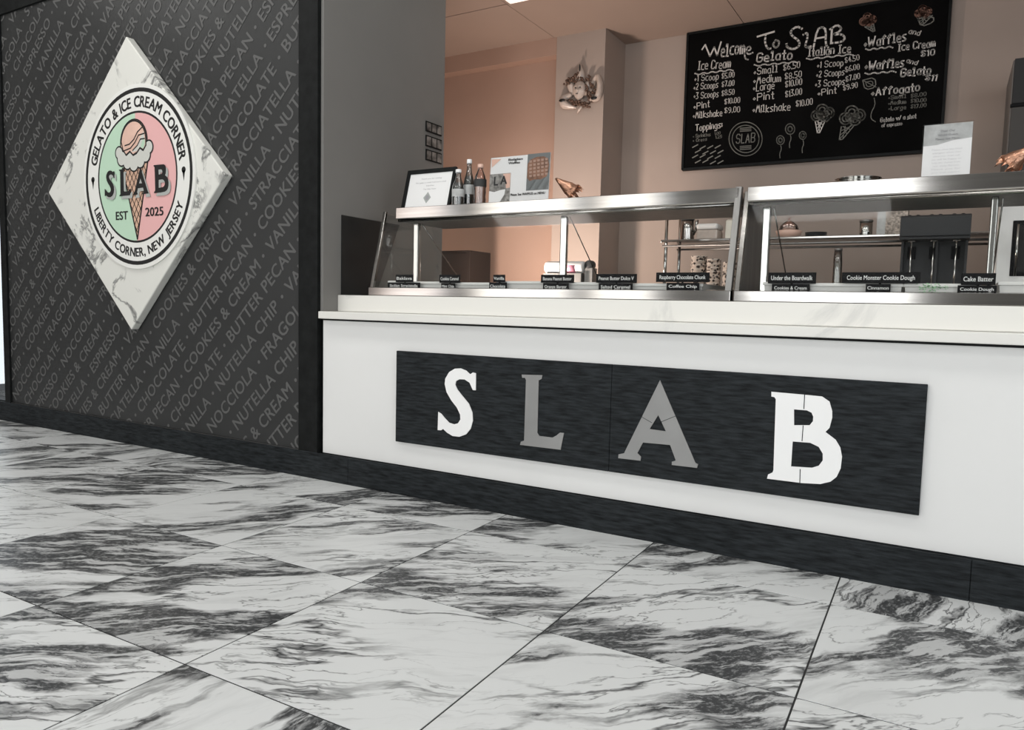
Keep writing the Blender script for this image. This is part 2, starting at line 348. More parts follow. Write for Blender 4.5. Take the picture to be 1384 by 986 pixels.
def marble_soft(name, base, vein, scale=2.2, amount=0.8, wd=0.02):
    m, nt, b = nodes(name); L = nt.links.new; N = nt.nodes.new
    tc = N('ShaderNodeTexCoord')
    n = N('ShaderNodeTexNoise'); n.inputs['Scale'].default_value = scale; n.inputs['Detail'].default_value = 9; n.inputs['Roughness'].default_value = 0.6; n.inputs['Distortion'].default_value = 0.6
    L(tc.outputs['Object'], n.inputs['Vector'])
    a = N('ShaderNodeMath'); a.operation = 'SUBTRACT'; a.inputs[1].default_value = 0.5; L(n.outputs['Fac'], a.inputs[0])
    c = N('ShaderNodeMath'); c.operation = 'ABSOLUTE'; L(a.outputs[0], c.inputs[0])
    r = N('ShaderNodeValToRGB'); r.color_ramp.elements[0].color = (1, 1, 1, 1); r.color_ramp.elements[1].color = (0, 0, 0, 1); r.color_ramp.elements[1].position = wd
    L(c.outputs[0], r.inputs['Fac'])
    p = N('ShaderNodeTexNoise'); p.inputs['Scale'].default_value = scale*1.3; L(tc.outputs['Object'], p.inputs['Vector'])
    pr = N('ShaderNodeValToRGB'); pr.color_ramp.elements[0].position = 0.44; pr.color_ramp.elements[1].position = 0.56; L(p.outputs['Fac'], pr.inputs['Fac'])
    k = N('ShaderNodeMath'); k.operation = 'MULTIPLY'; L(r.outputs[0], k.inputs[0]); L(pr.outputs[0], k.inputs[1])
    k2 = N('ShaderNodeMath'); k2.operation = 'MULTIPLY'; k2.inputs[1].default_value = amount; L(k.outputs[0], k2.inputs[0])
    mx = N('ShaderNodeMixRGB'); mx.inputs[1].default_value = (*base, 1); mx.inputs[2].default_value = (*vein, 1); L(k2.outputs[0], mx.inputs[0]); L(mx.outputs[0], b.inputs['Base Color'])
    b.inputs['Roughness'].default_value = 0.35
    return m
M['quartz'] = marble_soft('white quartz', (0.80, 0.79, 0.745), (0.55, 0.55, 0.53), 1.3, 0.5, 0.03)
M['sign_marble'] = marble_soft('white marble sign face', (0.78, 0.78, 0.73), (0.12, 0.12, 0.12), 2.8, 0.9, 0.032)
def leopard():
    m, nt, b = nodes('leopard print paper'); L = nt.links.new; N = nt.nodes.new
    tc = N('ShaderNodeTexCoord'); v = N('ShaderNodeTexVoronoi'); v.inputs['Scale'].default_value = 55; L(tc.outputs['Object'], v.inputs['Vector'])
    r = N('ShaderNodeValToRGB'); e = r.color_ramp.elements; e[0].position = 0.36; e[0].color = (0.05, 0.035, 0.03, 1); e[1].position = 0.46; e[1].color = (0.72, 0.62, 0.54, 1)
    L(v.outputs['Distance'], r.inputs['Fac']); L(r.outputs[0], b.inputs['Base Color']); b.inputs['Roughness'].default_value = 0.6
    return m
M['leopard'] = leopard()
M['speckle'] = mat('speckled box card', (0.42, 0.36, 0.31), 0.7, var=0.6, scale=90)
M['waffle_pic'] = mat('waffle photo print', (0.26, 0.13, 0.08), 0.5, var=0.4, scale=40)

# ------------------------------------------------------------------ floor of marble tiles
ST, SU = 0.7311, R(0.615)
e1 = Vector((cos(SU), sin(SU), 0)); e2 = Vector((-sin(SU), cos(SU), 0)); T0 = Vector((-2.458, -2.545, 0))
fl = struct(MB().box(-9, 5, -7, 3.2, -0.06, -0.002).build('floor', mat('grout bed', (0.03, 0.03, 0.03), 0.9)))
me = bpy.data.meshes.new('tile'); bm = bmesh.new(); bmesh.ops.create_cube(bm, size=1.0)
for v in bm.verts: v.co = Vector((v.co.x*(ST-0.0055), v.co.y*(ST-0.0055), (v.co.z-0.5)*0.004))
bmesh.ops.bevel(bm, geom=[e for e in bm.edges if all(v.co.z > -0.001 for v in e.verts)], offset=0.0006, segments=1, affect='EDGES')
bm.to_mesh(me); bm.free(); me.materials.append(M['marble_floor'])
for i in range(-8, 7):
    for j in range(-3, 4):
        c = T0 + e1*(ST*(i+.5)) + e2*(ST*(j+.5))
        if c.x < -8.6 or c.x > 3.4: continue
        o = bpy.data.objects.new('tile', me); C.objects.link(o); o.parent = fl; o.location = c; o.rotation_euler = (0, 0, SU + (pi if (i*7+j*3) % 2 else 0))

# ------------------------------------------------------------------ shell
XL = -2.965; ZC = 3.11; HC = 4.2
wl = struct(MB().box(-6.33, XL-0.022, 0.004, 0.155, 0, HC).build('wall_left', M['black_frame']))          # black feature wall
wall_side = struct(MB().box(-3.115, XL-0.001, 0.155, 1.13, 0, HC).box(XL-0.02, XL, 0.0, 0.156, 0.9, HC).build('wall_side', M['grey_wall']))
# mural panel recessed in its black frame
MX0, MX1, MZ0, MZ1 = -6.255, -3.131, 0.146, 3.083
mural = MB().box(MX0, MX1, -0.004, 0.003, MZ0, MZ1).build('mural_panel', M['mural'], wl)
f = MB(); f.box(-6.33, MX0, -0.022, 0.004, 0.13, HC); f.build('frame_stile', M['black_frame'], wl, 0.003)
f = MB(); f.box(MX1, XL-0.022, -0.024, 0.004, 0.13, HC); f.build('frame_stile', M['black_frame'], wl, 0.003)
f = MB(); f.box(MX0, MX1, -0.020, 0.004, MZ1, HC); f.build('frame_rail', M['black_frame'], wl, 0.003)
f = MB(); f.box(MX0, MX1, -0.012, 0.004, 0.13, MZ0); f.build('frame_rail', M['black_frame'], wl)
f = MB(); f.box(MX0, MX1, -0.014, -0.010, MZ0-0.002, MZ0+0.004); f.build('lower_bead', M['steel_dull'], wl)
base = struct(MB().box(-8.8, 3.4, -0.020, 0.0, 0.0, 0.146).build('baseboard_front', M['black_frame']))
bxs = [-8.8, PY(470, 640, -.026).x, PY(1311, 790, -.026).x, 3.4]
for a, b_ in zip(bxs[:-1], bxs[1:]): MB().box(a+.0008, b_-.0008, -0.026, -0.0195, 0.0, 0.150).build('board', M['black_wood'], base, 0.0015, 1)
# printed flavour names, rows at 45 degrees
WORDS = ['VANILLA', 'CHOCOLATE', 'NUTELLA', 'COOKIES & CREAM', 'BUTTER PECAN', 'STRACCIATELLA', 'ESPRESSO', 'FRAGOLA', 'NOCCIOLA', 'NUTELLA CHIP']
W = {k: k for k in WORDS}; van, cho, nut, coo, but, strc, esp, fra, noc, nuc = WORDS
ROWS = {0: [(-2.442, [nuc])], 1: [(-2.640, [noc, fra])], 2: [(-2.95, [van, nuc])], 3: [(-2.882, [cho, but, coo])], 4: [(-3.43, [but, coo, van, strc])],
 5: [(-3.104, [cho, but, coo])], 6: [(-2.817, [van, nuc, strc])], 7: [(-3.46, [but, coo, van, nut])], 8: [(-3.95, [coo, van, nuc, strc])],
 9: [(-3.90, [nut, esp, van]), (-1.391, [cho, but])], 10: [(-3.97, [coo, van, cho, strc]), (-0.641, [esp])], 11: [(-4.15, [esp, noc, fra]), (-1.49, [but, esp])],
 12: [(-4.169, [cho, but, coo]), (-1.56, [van, nut])], 13: [(-4.261, [noc, fra, cho]), (-1.36, [coo, fra])], 14: [(-3.848, [coo, nut]), (-1.381, [strc, nut])],
 15: [(-4.25, [cho, but, noc]), (-1.65, [van, nut])], 16: [(-3.95, [coo, van, noc]), (-1.62, [strc, cho])], 17: [(-3.87, [nut, esp, van]), (-1.30, [cho, nuc])],
 18: [(-3.5, [van, noc, esp, but])], 19: [(-3.184, [fra, cho, but, van])], 20: [(-2.588, [coo, van, nut])], 21: [(-2.363, [but, nuc, coo])], 22: [(-2.244, [nuc, esp])]}
ink = MB(); a45 = Vector((cos(pi/4), 0, sin(pi/4))); n45 = Vector((-sin(pi/4), 0, cos(pi/4)))
vv, _ = text_curve_mesh(coo, 1.0, 3, 0.0, 1.03); wref = max(p[0] for p in vv)-min(p[0] for p in vv)
CAP = 0.948/wref*0.729; GAPW = 0.118
def word_w(t):
    v, _ = text_curve_mesh(t, 1.0, 3, 0.0, 1.03); return (max(p[0] for p in v)-min(p[0] for p in v))*CAP/0.729
rnd = random.Random(3)
for k in range(-4, 34):
    vline = 2.728 + 0.1367*k; u0 = None
    segs = ROWS.get(k, [(-3 + rnd.random(), [rnd.choice(WORDS)])])
    placed = []
    for s_i, (u, ws) in enumerate(segs):
        lim = segs[s_i+1][0] - 0.05 if s_i+1 < len(segs) else 1e9
        for t in ws:
            wd = word_w(t)
            if u+wd > lim: break
            placed.append((u, wd, t)); u += wd+GAPW
    last = placed[-1][0]+placed[-1][1]+GAPW
    while last < 1.5:
        t = rnd.choice(WORDS); wd = word_w(t); placed.append((last, wd, t)); last += wd+GAPW
    first = placed[0][0]
    while first > -7.2:
        t = rnd.choice(WORDS); wd = word_w(t); first -= wd+GAPW; placed.append((first, wd, t))
    for u, wd, t in placed:
        p = a45*u + n45*vline; q = a45*(u+wd) + n45*vline
        if q.x < MX0-0.15 or p.x > MX1+0.15 or q.z < MZ0-0.1 or p.z > MZ1+0.1: continue
        put_text(ink, t, (p.x, -0.0055, p.z), a45, n45, CAP, offset=0.014, spacing=1.03)
        d = a45*(u+wd+GAPW/2) + n45*(vline+CAP*0.45)
        ink.add([(d.x+0.011*cos(2*pi*i/8), -0.0055, d.z+0.011*sin(2*pi*i/8)) for i in range(8)], [tuple(range(8))])
ink_o = ink.build('printed_lettering', M['mural_ink'], wl)
bm = bmesh.new(); bm.from_mesh(ink_o.data)
for co, no in (((MX0+.004, 0, 0), (-1, 0, 0)), ((MX1-.004, 0, 0), (1, 0, 0)), ((0, 0, MZ0+.006), (0, 0, -1)), ((0, 0, MZ1-.004), (0, 0, 1))):
    bmesh.ops.bisect_plane(bm, geom=bm.verts[:]+bm.edges[:]+bm.faces[:], plane_co=co, plane_no=no, clear_outer=True)
bm.to_mesh(ink_o.data); bm.free(); ink_o['kind'] = 'stuff'

# window beyond the left end of the feature wall
win = MB().box(-8.8, -6.33, 0.02, 0.12, 2.40, HC).box(-8.8, -6.33, 0.02, 0.12, 0.0, 0.15).box(-8.8, -8.7, 0.02, 0.12, 0.15, 2.33).build('window_1', M['black_frame']); struct(win)
MB().box(-8.7, -6.33, 0.06, 0.066, 0.15, 2.40).build('pane', M['glass'], win)

# back of house
wb = MB(); wb.box(-2.55, 2.6, 2.8, 2.9, 0, ZC+0.1)
wb = struct(wb.build('wall_back', M['blush']))
MB().box(-2.78, -2.365, 2.39, 2.9, 0, ZC+0.02).build('pillar', M['blush'], wb, 0.002)
MB().box(-4.4, -2.781, 2.5, 2.6, 0, ZC+0.02).build('recessed_wall', M['pink'], wb)
MB().box(-4.4, -2.781, 2.392, 2.5, 2.975, ZC+0.02).build('bulkhead', M['pink'], wb, 0.002)
struct(MB().box(-4.5, -4.4, 0.155, 2.6, 0, ZC+0.1).build('wall_corner', M['pink']))
struct(MB().box(2.6, 2.7, 0.0, 2.9, 0, HC).build('wall_right', M['blush']))
ce = struct(MB().box(-4.5, 2.7, 1.0, 2.95, ZC+0.022, ZC+0.08).box(-4.5, 2.7, 1.0, 1.08, ZC+0.0, HC).build('ceiling', M['ceil_hall']))
xa = [-4.4, -2.806, -1.43, -0.05, 1.3, 2.6]; ya = [1.08, 1.65, 2.8]
for i in range(5):
    for j in range(2):
        x0, x1 = xa[i], xa[i+1]; y0, y1 = ya[j], ya[j+1]
        if i == 0 and j == 1: y1 = 2.5
        if i == 0 and j == 0:
            MB().box(x0, x1+0.0, y0, y1-0.01, ZC, ZC+0.02).build('ceiling_panel', M['ceil'], ce, 0.0015, 1); continue
        MB().box(x0+0.002, x1-0.002, y0+0.002, y1-0.002, ZC+(0.0008*((i+j) % 2)), ZC+0.02).build('ceiling_panel', M['ceil'], ce, 0.0015, 1)
cl = thing('ceiling_light', 'flat rectangular light panel in the blush ceiling', 'ceiling light', (-2.55, 1.4, ZC))
MB().box(-2.78, -2.2, 1.12, 1.645, ZC-0.006, ZC-0.001).build('trim_frame', M['ceil'], cl, 0.001, 1)
MB().box(-2.765, -2.215, 1.135, 1.63, ZC-0.010, ZC-0.005).build('diffuser', M['led'], cl)
# hall shell behind the viewer: three tall shopfront openings, a glazed side
hw = MB()
for x0, x1 in ((-9, -8.4), (-7.1, -6.5), (-4.8, -4.5), (-3.5, -2.28), (-0.38, 2.05), (4.35, 5.0)): hw.box(x0, x1, -7.0, -6.85, 0, HC)
hw.box(-9, 5, -7.0, -6.85, 3.35, HC); hw.box(-9, 5, -7.0, -6.85, 0, 0.5)
struct(hw.build('wall_front', M['hall_wall']))
struct(MB().box(-9.1, -9, -7, 0.2, 0, HC).build('wall_far_left', M['hall_wall']))
struct(MB().box(5, 5.1, -7, -4.8, 0, HC).box(5, 5.1, -1.6, 0.2, 0, HC).box(5, 5.1, -4.8, -1.6, 3.3, HC).build('wall_far_right', M['hall_wall']))
struct(MB().box(2.7, 5.0, 0.0, 0.15, 0, HC).build('wall_corner', M['hall_wall']))
struct(MB().box(-9, 5, -7, 1.08, HC, HC+0.1).build('ceiling_hall', M['ceil_hall']))

# ------------------------------------------------------------------ counter
ct = thing('serving_counter', 'long white serving counter below the glass cases', 'counter', (-0.2, 0.2, 0))
MB().box(XL+0.002, 2.59, 0.0, 0.85, 0.152, 0.9).build('front_panel', M['white_panel'], ct)
MB().box(XL+0.002, 2.59, 0.001, 0.85, 0.0, 0.15).build('plinth', M['black_wood'], ct)
MB().box(PY(430, 425, -0.045).x, 2.59, -0.045, -0.0005, 0.902, 0.941).box(XL+0.001, 2.588, -0.0005, 0.95, 0.902, 0.941).build('ledge', M['quartz'], ct, 0.003)
MB().box(XL+0.002, 2.59, 0.113, 0.95, 0.942, 1.033).build('raised_slab', M['quartz'], ct, 0.003)
MB().box(XL+0.002, 2.59, -0.006, -0.0008, 0.892, 0.902).build('ledge_shade', M['black_frame'], ct)  # black strip painting the shade under the ledge

# ------------------------------------------------------------------ wooden name board
nb = thing('name_board', 'long black wooden board with big letters S L A B on the counter front', 'sign', (-1.24, -0.01, 0.27))
B0, B1, BZ0, BZ1 = -2.433, -0.048, 0.277, 0.750
seam = PY(825, 560, -0.02).x
MB().box(B0, seam-0.0008, -0.020, -0.001, BZ0, BZ1).build('board', M['black_wood'], nb, 0.0015, 1)
MB().box(seam+0.0008, B1, -0.020, -0.001, BZ0, BZ1).build('board', M['black_wood'], nb, 0.0015, 1)
c4 = lambda pts: [(420+a*.36502, 360+b*.36502) for a, b in pts]
c5 = lambda pts: [(860+a*.45645, 400+b*.45645) for a, b in pts]
LET = {
 'S': [c4([(611,395),(600,392),(590,399),(575,385),(555,377),(533,378),(512,391),(498,415),(496,435),(503,465),(520,495),(541,522),(553,548),(554,566),(545,580),(530,584),(512,578),(495,560),(483,545),(472,538),(470,605),(482,606),(490,601),(505,615),(525,627),(550,630),(575,621),(592,600),(600,570),(598,540),(585,508),(562,480),(543,456),(535,438),(538,424),(550,417),(570,418),(588,430),(600,457),(611,458)])],
 'L': [c4([(781,400),(857,402),(855,416),(844,421),(839,615),(846,627),(895,633),(910,625),(922,615),(937,616),(925,678),(775,660),(778,648),(790,644),(797,420),(793,412),(783,412)])],
 'A': [[(892,513.5),(940,625.5),(943.5,627),(942,632),(908,628),(908,623.7),(913.4,622),(905.6,601),(869,597.7),(861.5,612),(866.4,617),(865.5,622.3),(835.6,618.8),(836,613.7),(843.4,612.2)], [(889.7,560.7),(878,579.5),(900,582.6)]],
 'B': [c5([(400,283),(500,292),(550,297),(572,312),(580,340),(580,360),(572,390),(560,402),(590,425),(604,448),(609,475),(605,510),(593,535),(575,549),(545,556),(490,553),(387,540),(390,528),(403,522),(406,515),(413,305),(409,299),(400,297)]),
       c5([(467,335),(505,338),(519,345),(524,357),(523,370),(513,382),(467,382)]), c5([(463,430),(515,434),(540,446),(552,466),(552,486),(540,502),(520,508),(458,504)])]}
LP = {k: [[(lambda p: (p.x, p.z))(PY(a, b, -0.024)) for a, b in lp] for lp in v] for k, v in LET.items()}
def letter(k, m, parent, y, depth=0.004, fx=lambda x: x, fz=lambda z: z):
    me = outline_mesh([[(fx(a), fz(b)) for a, b in lp] for lp in LP[k]], depth)
    me.transform(Matrix(((1, 0, 0, 0), (0, 0, -1, y), (0, 1, 0, 0), (0, 0, 0, 1))))
    return link_mesh('letter', me, m, parent)
for k, m, lb in (('S', 'white_paint', 'white letter S'), ('L', 'grey_letter', 'grey letter L'), ('A', 'grey_letter', 'grey letter A'), ('B', 'white_paint', 'white letter B')):
    o = letter(k, M[m], nb, -0.0225); o['label'] = lb
def slit(px0, py0, px1, py1, wd=0.003): st = MB(); stroke(st, [PY(px0, py0, -0.0252), PY(px1, py1, -0.0252)], wd); st.build('stencil_gap', M['black_wood'], nb)
slit(1087.5, 533, 1086.5, 552); slit(1085.5, 575, 1084, 595.5); slit(1081.5, 634, 1081, 652); slit(867, 563, 881, 571, .002); slit(893, 570, 913, 562, .002)

# ------------------------------------------------------------------ diamond sign
ds = thing('diamond_sign', 'white marble diamond sign with round ice cream logo on the dark mural', 'sign', (-4.63, -0.05, 1.73))
DY = -0.062
def W2(px, py, y=DY): p = PY(px, py, y); return p
cen = Vector((-4.62, 0, 1.725)); hd = 0.945
pr = [(cen.x, cen.z+hd-0.012), (cen.x+hd-0.01, cen.z), (cen.x, cen.z-hd), (cen.x-hd, cen.z)]
MB().plate([(a, -0.006, b) for a, b in pr], (0, DY+0.006, 0)).build('slab', M['sign_marble'], ds, 0.007, 2)
cx0 = W2(184, 240, DY-0.012); LC = Vector((cx0.x, 0, W2(184, 239.5, DY-0.012).z)); LR = (W2(184, 118, DY-.012).z - W2(184, 361, DY-.012).z)/2*0.985
def disc(r0, r1, y0, y1, m, name, n=72, half=None):
    b = MB(); a0, a1 = (0, 2*pi) if half is None else half
    k = n if half is None else n//2
    P = [(a0+(a1-a0)*i/k) for i in range(k if half is None else k+1)]
    if r0 == 0:
        b.plate([(LC.x+r1*cos(t), y0, LC.z+r1*sin(t)) for t in P], (0, y1-y0, 0))
    else:
        for i in range(k):
            t, u = a0+(a1-a0)*i/k, a0+(a1-a0)*(i+1)/k
            b.add([(LC.x+r*cos(q), y1, LC.z+r*sin(q)) for q in (t, u) for r in (r0, r1)], [(0, 1, 3, 2)])
    return b.build(name, m, ds)
LY = DY
disc(0, LR*1.045, LY+0.001, LY-0.012, M['logo_white'], 'logo_disc')
yp = LY-0.0125
disc(LR*0.955, LR*1.0, 0, yp, M['logo_black'], 'outer_ring'); disc(LR*0.72, LR*0.745, 0, yp, M['logo_black'], 'inner_ring')
disc(0, LR*0.72, yp+0.0004, yp, M['green_flag'], 'mint_half', half=(pi/2, 3*pi/2)); disc(0, LR*0.72, yp+0.0004, yp, M['pink_flag'], 'rose_half', half=(-pi/2, pi/2))
rim = MB()
def arc_text(txt, rad, a_mid, span, h, inward=False):
    ws = []; 
    for ch in txt:
        if ch == ' ': ws.append(0.32); continue
        v, _ = text_curve_mesh(ch, 1.0, 3, 0.0); ws.append(max(p[0] for p in v)-min(p[0] for p in v)+0.09)
    tot = sum(ws); a = a_mid + (span/2)*(1 if not inward else -1); sc = span/tot
    for ch, wd in zip(txt, ws):
        am = a - wd*sc/2*(1 if not inward else -1); a -= wd*sc*(1 if not inward else -1)
        if ch == ' ': continue
        er = Vector((cos(am), 0, sin(am))); et = Vector((sin(am), 0, -cos(am)))
        if inward: up, rt, r = -er, -et, rad+h/2
        else: up, rt, r = er, et, rad-h/2
        o = LC + er*r; v, _ = text_curve_mesh(ch, 1.0, 3, 0.0); cw = (wd-0.09)*sc*rad*0.98
        put_text(rim, ch, (o.x, yp, o.z), rt, up, h, cw, offset=0.03, center=True)
arc_text('GELATO & ICE CREAM CORNER', LR*0.85, R(88), R(158), LR*0.125)
arc_text('LIBERTY CORNER, NEW JERSEY', LR*0.85, R(270), R(137), LR*0.105, True)
rim.build('rim_lettering', M['logo_black'], ds)['kind'] = 'stuff'
for s in (-1, 1):
    x = LC.x+s*LR*0.85; z = LC.z-0.005; rim = MB()
    rim.add([(x+LR*0.035*cos(t*pi/6), yp, z+LR*0.035+LR*0.035*sin(t*pi/6)) for t in range(12)], [tuple(range(12))])
    rim.add([(x-LR*.025, yp, z+LR*.03), (x+LR*.025, yp, z+LR*.03), (x, yp, z-LR*.085)], [(0, 1, 2)])
    rim.build('rim_cone_mark', M['logo_black'], ds)
# the logo cone; local logo units: radius 1
def U(a, b, y=0.0): return (LC.x+a*LR, yp-0.0006-y, LC.z+b*LR)
def flatpoly(pts, m, name, y): return MB().add([U(a, b, y) for a, b in pts], [tuple(range(len(pts)))]).build(name, m, ds)
flatpoly([(-.25, .12), (.22, .15), (0.01, -.70)], M['wafer'], 'wafer_cone', 0.0004)
wl_ = MB()
def inside(a, b):      # clip lattice to the cone outline
    t = (0.13-b)/0.83; return 0 <= t <= 1 and -0.25+0.26*t <= a <= 0.22-0.21*t
for sgn in (-1, 1):
    for k in range(-9, 10):
        seg = []
        for i in range(60):
            a = -0.3+i*0.01; b = sgn*1.6*a + k*0.12
            if inside(a, b): seg.append((a, b))
        if len(seg) > 1: stroke(wl_, [Vector(U(*seg[0], .0008)), Vector(U(*seg[-1], .0008))], .006)
stroke(wl_, [Vector(U(-.25, .12, .0008)), Vector(U(.01, -.70, .0008)), Vector(U(.22, .15, .0008))], .012)
sc0 = [(-.03+.235*cos(R(t))*1.02, .40+.245*sin(R(t))) for t in range(0, 360, 12)]
flatpoly([(-.03+.252*cos(R(t))*1.03, .40+.262*sin(R(t))) for t in range(0, 360, 12)], M['logo_black'], 'scoop_line', .0011)
flatpoly(sc0, M['scoop_pink'], 'scoop', .0015)
LOB = [(-.31, .30, .062), (-.26, .23, .078), (-.15, .18, .074), (-.03, .155, .078), (.09, .18, .074), (.19, .24, .078), (.25, .32, .066), (-.1, .24, .09), (.05, .24, .09)]
def lobes(g, m, name, y):
    b = MB()
    for i, (a, c, r_) in enumerate(LOB): b.add([U(a+(r_+g)*cos(k*pi/10), c+(r_+g)*sin(k*pi/10), y+i*.00002) for k in range(20)], [tuple(range(20))])
    return b.build(name, m, ds)
lobes(.018, M['logo_black'], 'skirt_line', .0016); lobes(0, M['scoop_grey'], 'skirt', .0021)
flatpoly([(-.265, .40)]+[(-.03+.24*cos(R(t)), .40+.245*sin(R(t))) for t in range(176, -1, -12)]+[(.21, .34), (.15, .28), (.09, .31), (.03, .26), (-.04, .24), (-.10, .285), (-.17, .25), (-.23, .31)], M['logo_black'], 'scoop_edge', .0025)
flatpoly([(-.245, .40)]+[(-.03+.222*cos(R(t)), .40+.228*sin(R(t))) for t in range(176, -1, -12)]+[(.19, .35), (.15, .305), (.09, .335), (.03, .285), (-.04, .265), (-.10, .31), (-.17, .275), (-.22, .325)], M['scoop_pink'], 'scoop_front', .0029)
flatpoly([(-.08, .29), (.02, .33), (.10, .44), (.16, .50), (.185, .40), (.17, .33), (.15, .31), (.09, .335), (.03, .29)], M['scoop_grey'], 'pale_swirl', .0033)
flatpoly([(.10, .335), (.14, .40), (.182, .43), (.185, .36), (.15, .31)], M['scoop_mint'], 'mint_swirl', .0036)
for q in ([(-.22, .36), (-.12, .37), (-.02, .42), (.06, .50), (.17, .55)], [(-.24, .30), (-.1, .32), (.0, .38), (.08, .46), (.2, .47)], [(-.05, .29), (.05, .34), (.12, .41), (.21, .41)]):
    stroke(wl_, [Vector(U(a*.86, .03+b*.95, .004)) for a, b in q], .008)
wl_.build('cone_linework', M['logo_black'], ds)['kind'] = 'stuff'
def logo_letter(k, x0, x1, z0, z1, m, y):
    xs = [p[0] for p in LP[k][0]]; zs = [p[1] for p in LP[k][0]]; a0, a1, b0, b1 = min(xs), max(xs), min(zs), max(zs)
    o = letter(k, m, ds, yp-y, 0.0006, lambda x: LC.x+LR*(x0+(x-a0)/(a1-a0)*(x1-x0)), lambda z: LC.z+LR*(z0+(z-b0)/(b1-b0)*(z1-z0)))
    o.name = 'logo_letter'; return o
for k, x0, x1 in (('S', -.60, -.40), ('L', -.31, -.09), ('A', -.045, .24), ('B', .34, .60)):
    logo_letter(k, x0+.035, x1+.035, -.235, .075, M['logo_shadow'], .0046).name = 'letter_shadow'
    logo_letter(k, x0, x1, -.20, .11, M['logo_black'], .0054)
lt = MB(); put_text(lt, 'EST', U(-.28, -.47, .001), (1, 0, 0), (0, 0, 1), LR*.10, LR*.23, offset=.02, center=True)
lt.build('est_lettering', M['logo_black'], ds); lt = MB()
put_text(lt, '2025', U(.33, -.45, .001), (1, 0, 0), (0, 0, 1), LR*.10, LR*.32, offset=.02, center=True)
lt.build('year_lettering', M['logo_black'], ds)

# ------------------------------------------------------------------ glass display cases
def case(xa, xb, sx0, posts, label, closed_left):
    t = thing('display_case', label, 'display case', ((xa+xb)/2, 0.45, 1.034), 'stainless gelato display cases on the counter')
    MB().prism([(.145, 1.035), (.145, 1.078), (.175, 1.082), (.19, 1.082), (.19, 1.035)], xa, xb).build('base_rail', M['steel'], t, .002)
    MB().box(xa, xb, .19, .86, 1.034, 1.040).build('well_floor', M['steel_dull'], t)
    MB().box(xa, xb, .86, .89, 1.034, 1.10).build('rear_rail', M['steel'], t, .002)
    MB().prism([(.252, 1.520), (.250, 1.462), (.254, 1.457), (.268, 1.456), (.70, 1.458), (.70, 1.512), (.262, 1.512), (.258, 1.521)], sx0, xb-.012).build('top_shelf', M['steel'], t, .0015, 1)
    MB().tube([(sx0+.01, .262, 1.450), (xb-.03, .262, 1.450)], .008, 8).build('lamp_tube', M['steel'], t)
    MB().box(sx0+.02, xb-.03, .30, .69, 1.446, 1.457).build('shelf_tray', M['steel_dull'], t, .001, 1)
    MB().plate([(xa+.01, .168, 1.080), (xb-.012, .168, 1.080), (xb-.012, .252, 1.456), (xa+.01, .252, 1.456)], (0, .005, 0)).build('front_pane', M['glass'], t)
    sm = M['steel_dull'] if closed_left else M['glass']
    side = [(.15, 1.036), (.268, 1.50), (.72, 1.50), (.85, 1.10), (.85, 1.036)]
    MB().prism(side, xa, xa+.006).build('side_pane' if not closed_left else 'side_panel', sm, t)
    side = [(.15, 1.036), (.268, 1.50), (.34 if closed_left else .60, 1.50), (.28 if closed_left else .72, 1.036)]
    MB().prism([(.150, 1.036), (.268, 1.505), (.285, 1.505), (.168, 1.036)], xa-.001, xa+.018).build('side_edge', M['steel'], t, .001, 1)
    MB().prism([(.146, 1.036), (.262, 1.526), (.292, 1.526), (.176, 1.036)], xb-.026, xb).build('side_edge', M['steel_dull'], t, .001, 1)
    if not closed_left: MB().prism([(.17, 1.04), (.28, 1.50), (.70, 1.50), (.85, 1.10), (.85, 1.04)], xb-.008, xb-.002).build('side_pane', M['glass'], t)
    for px_ in posts:
        hw_ = .012 if 0 < px_ < .5 else .017
        p = MB().box(px_-hw_, px_+hw_, .335, .365, 1.04, 1.446).build('post', M['chrome'], t, .006, 3)
        MB().tube([(px_+.025, .36, 1.44), (px_+.025, .78, 1.12)], .003, 6).build('brace', M['steel'], t)
    return t
case(-2.766, -.792, -2.662, [-2.588, -1.672, -.86][:2], 'left steel and glass gelato case with a framed notice on top', False)
case(-.778, 2.3, -.765, [-.700, .124, .95, 1.8], 'right steel and glass gelato case with the big white sign on top', True)

# black splash panel on the side wall beside the left case
q = [PX(462.5, 290.3, XL+.008), PX(540, 305, XL+.008), PX(508, 396, XL+.008), PX(462.5, 396, XL+.008)]
q[1].z = 1.478; q[2].z = 1.036; q[3].z = 1.036; q[3].y = q[0].y
tag(MB().plate(q, (-.007, 0, 0)).build('splash_panel', mat('black tile panel', (0.015, 0.016, 0.016), 0.35, var=0.3, scale=5)), 'black slanted splash panel on the grey wall left of the case', 'panel')

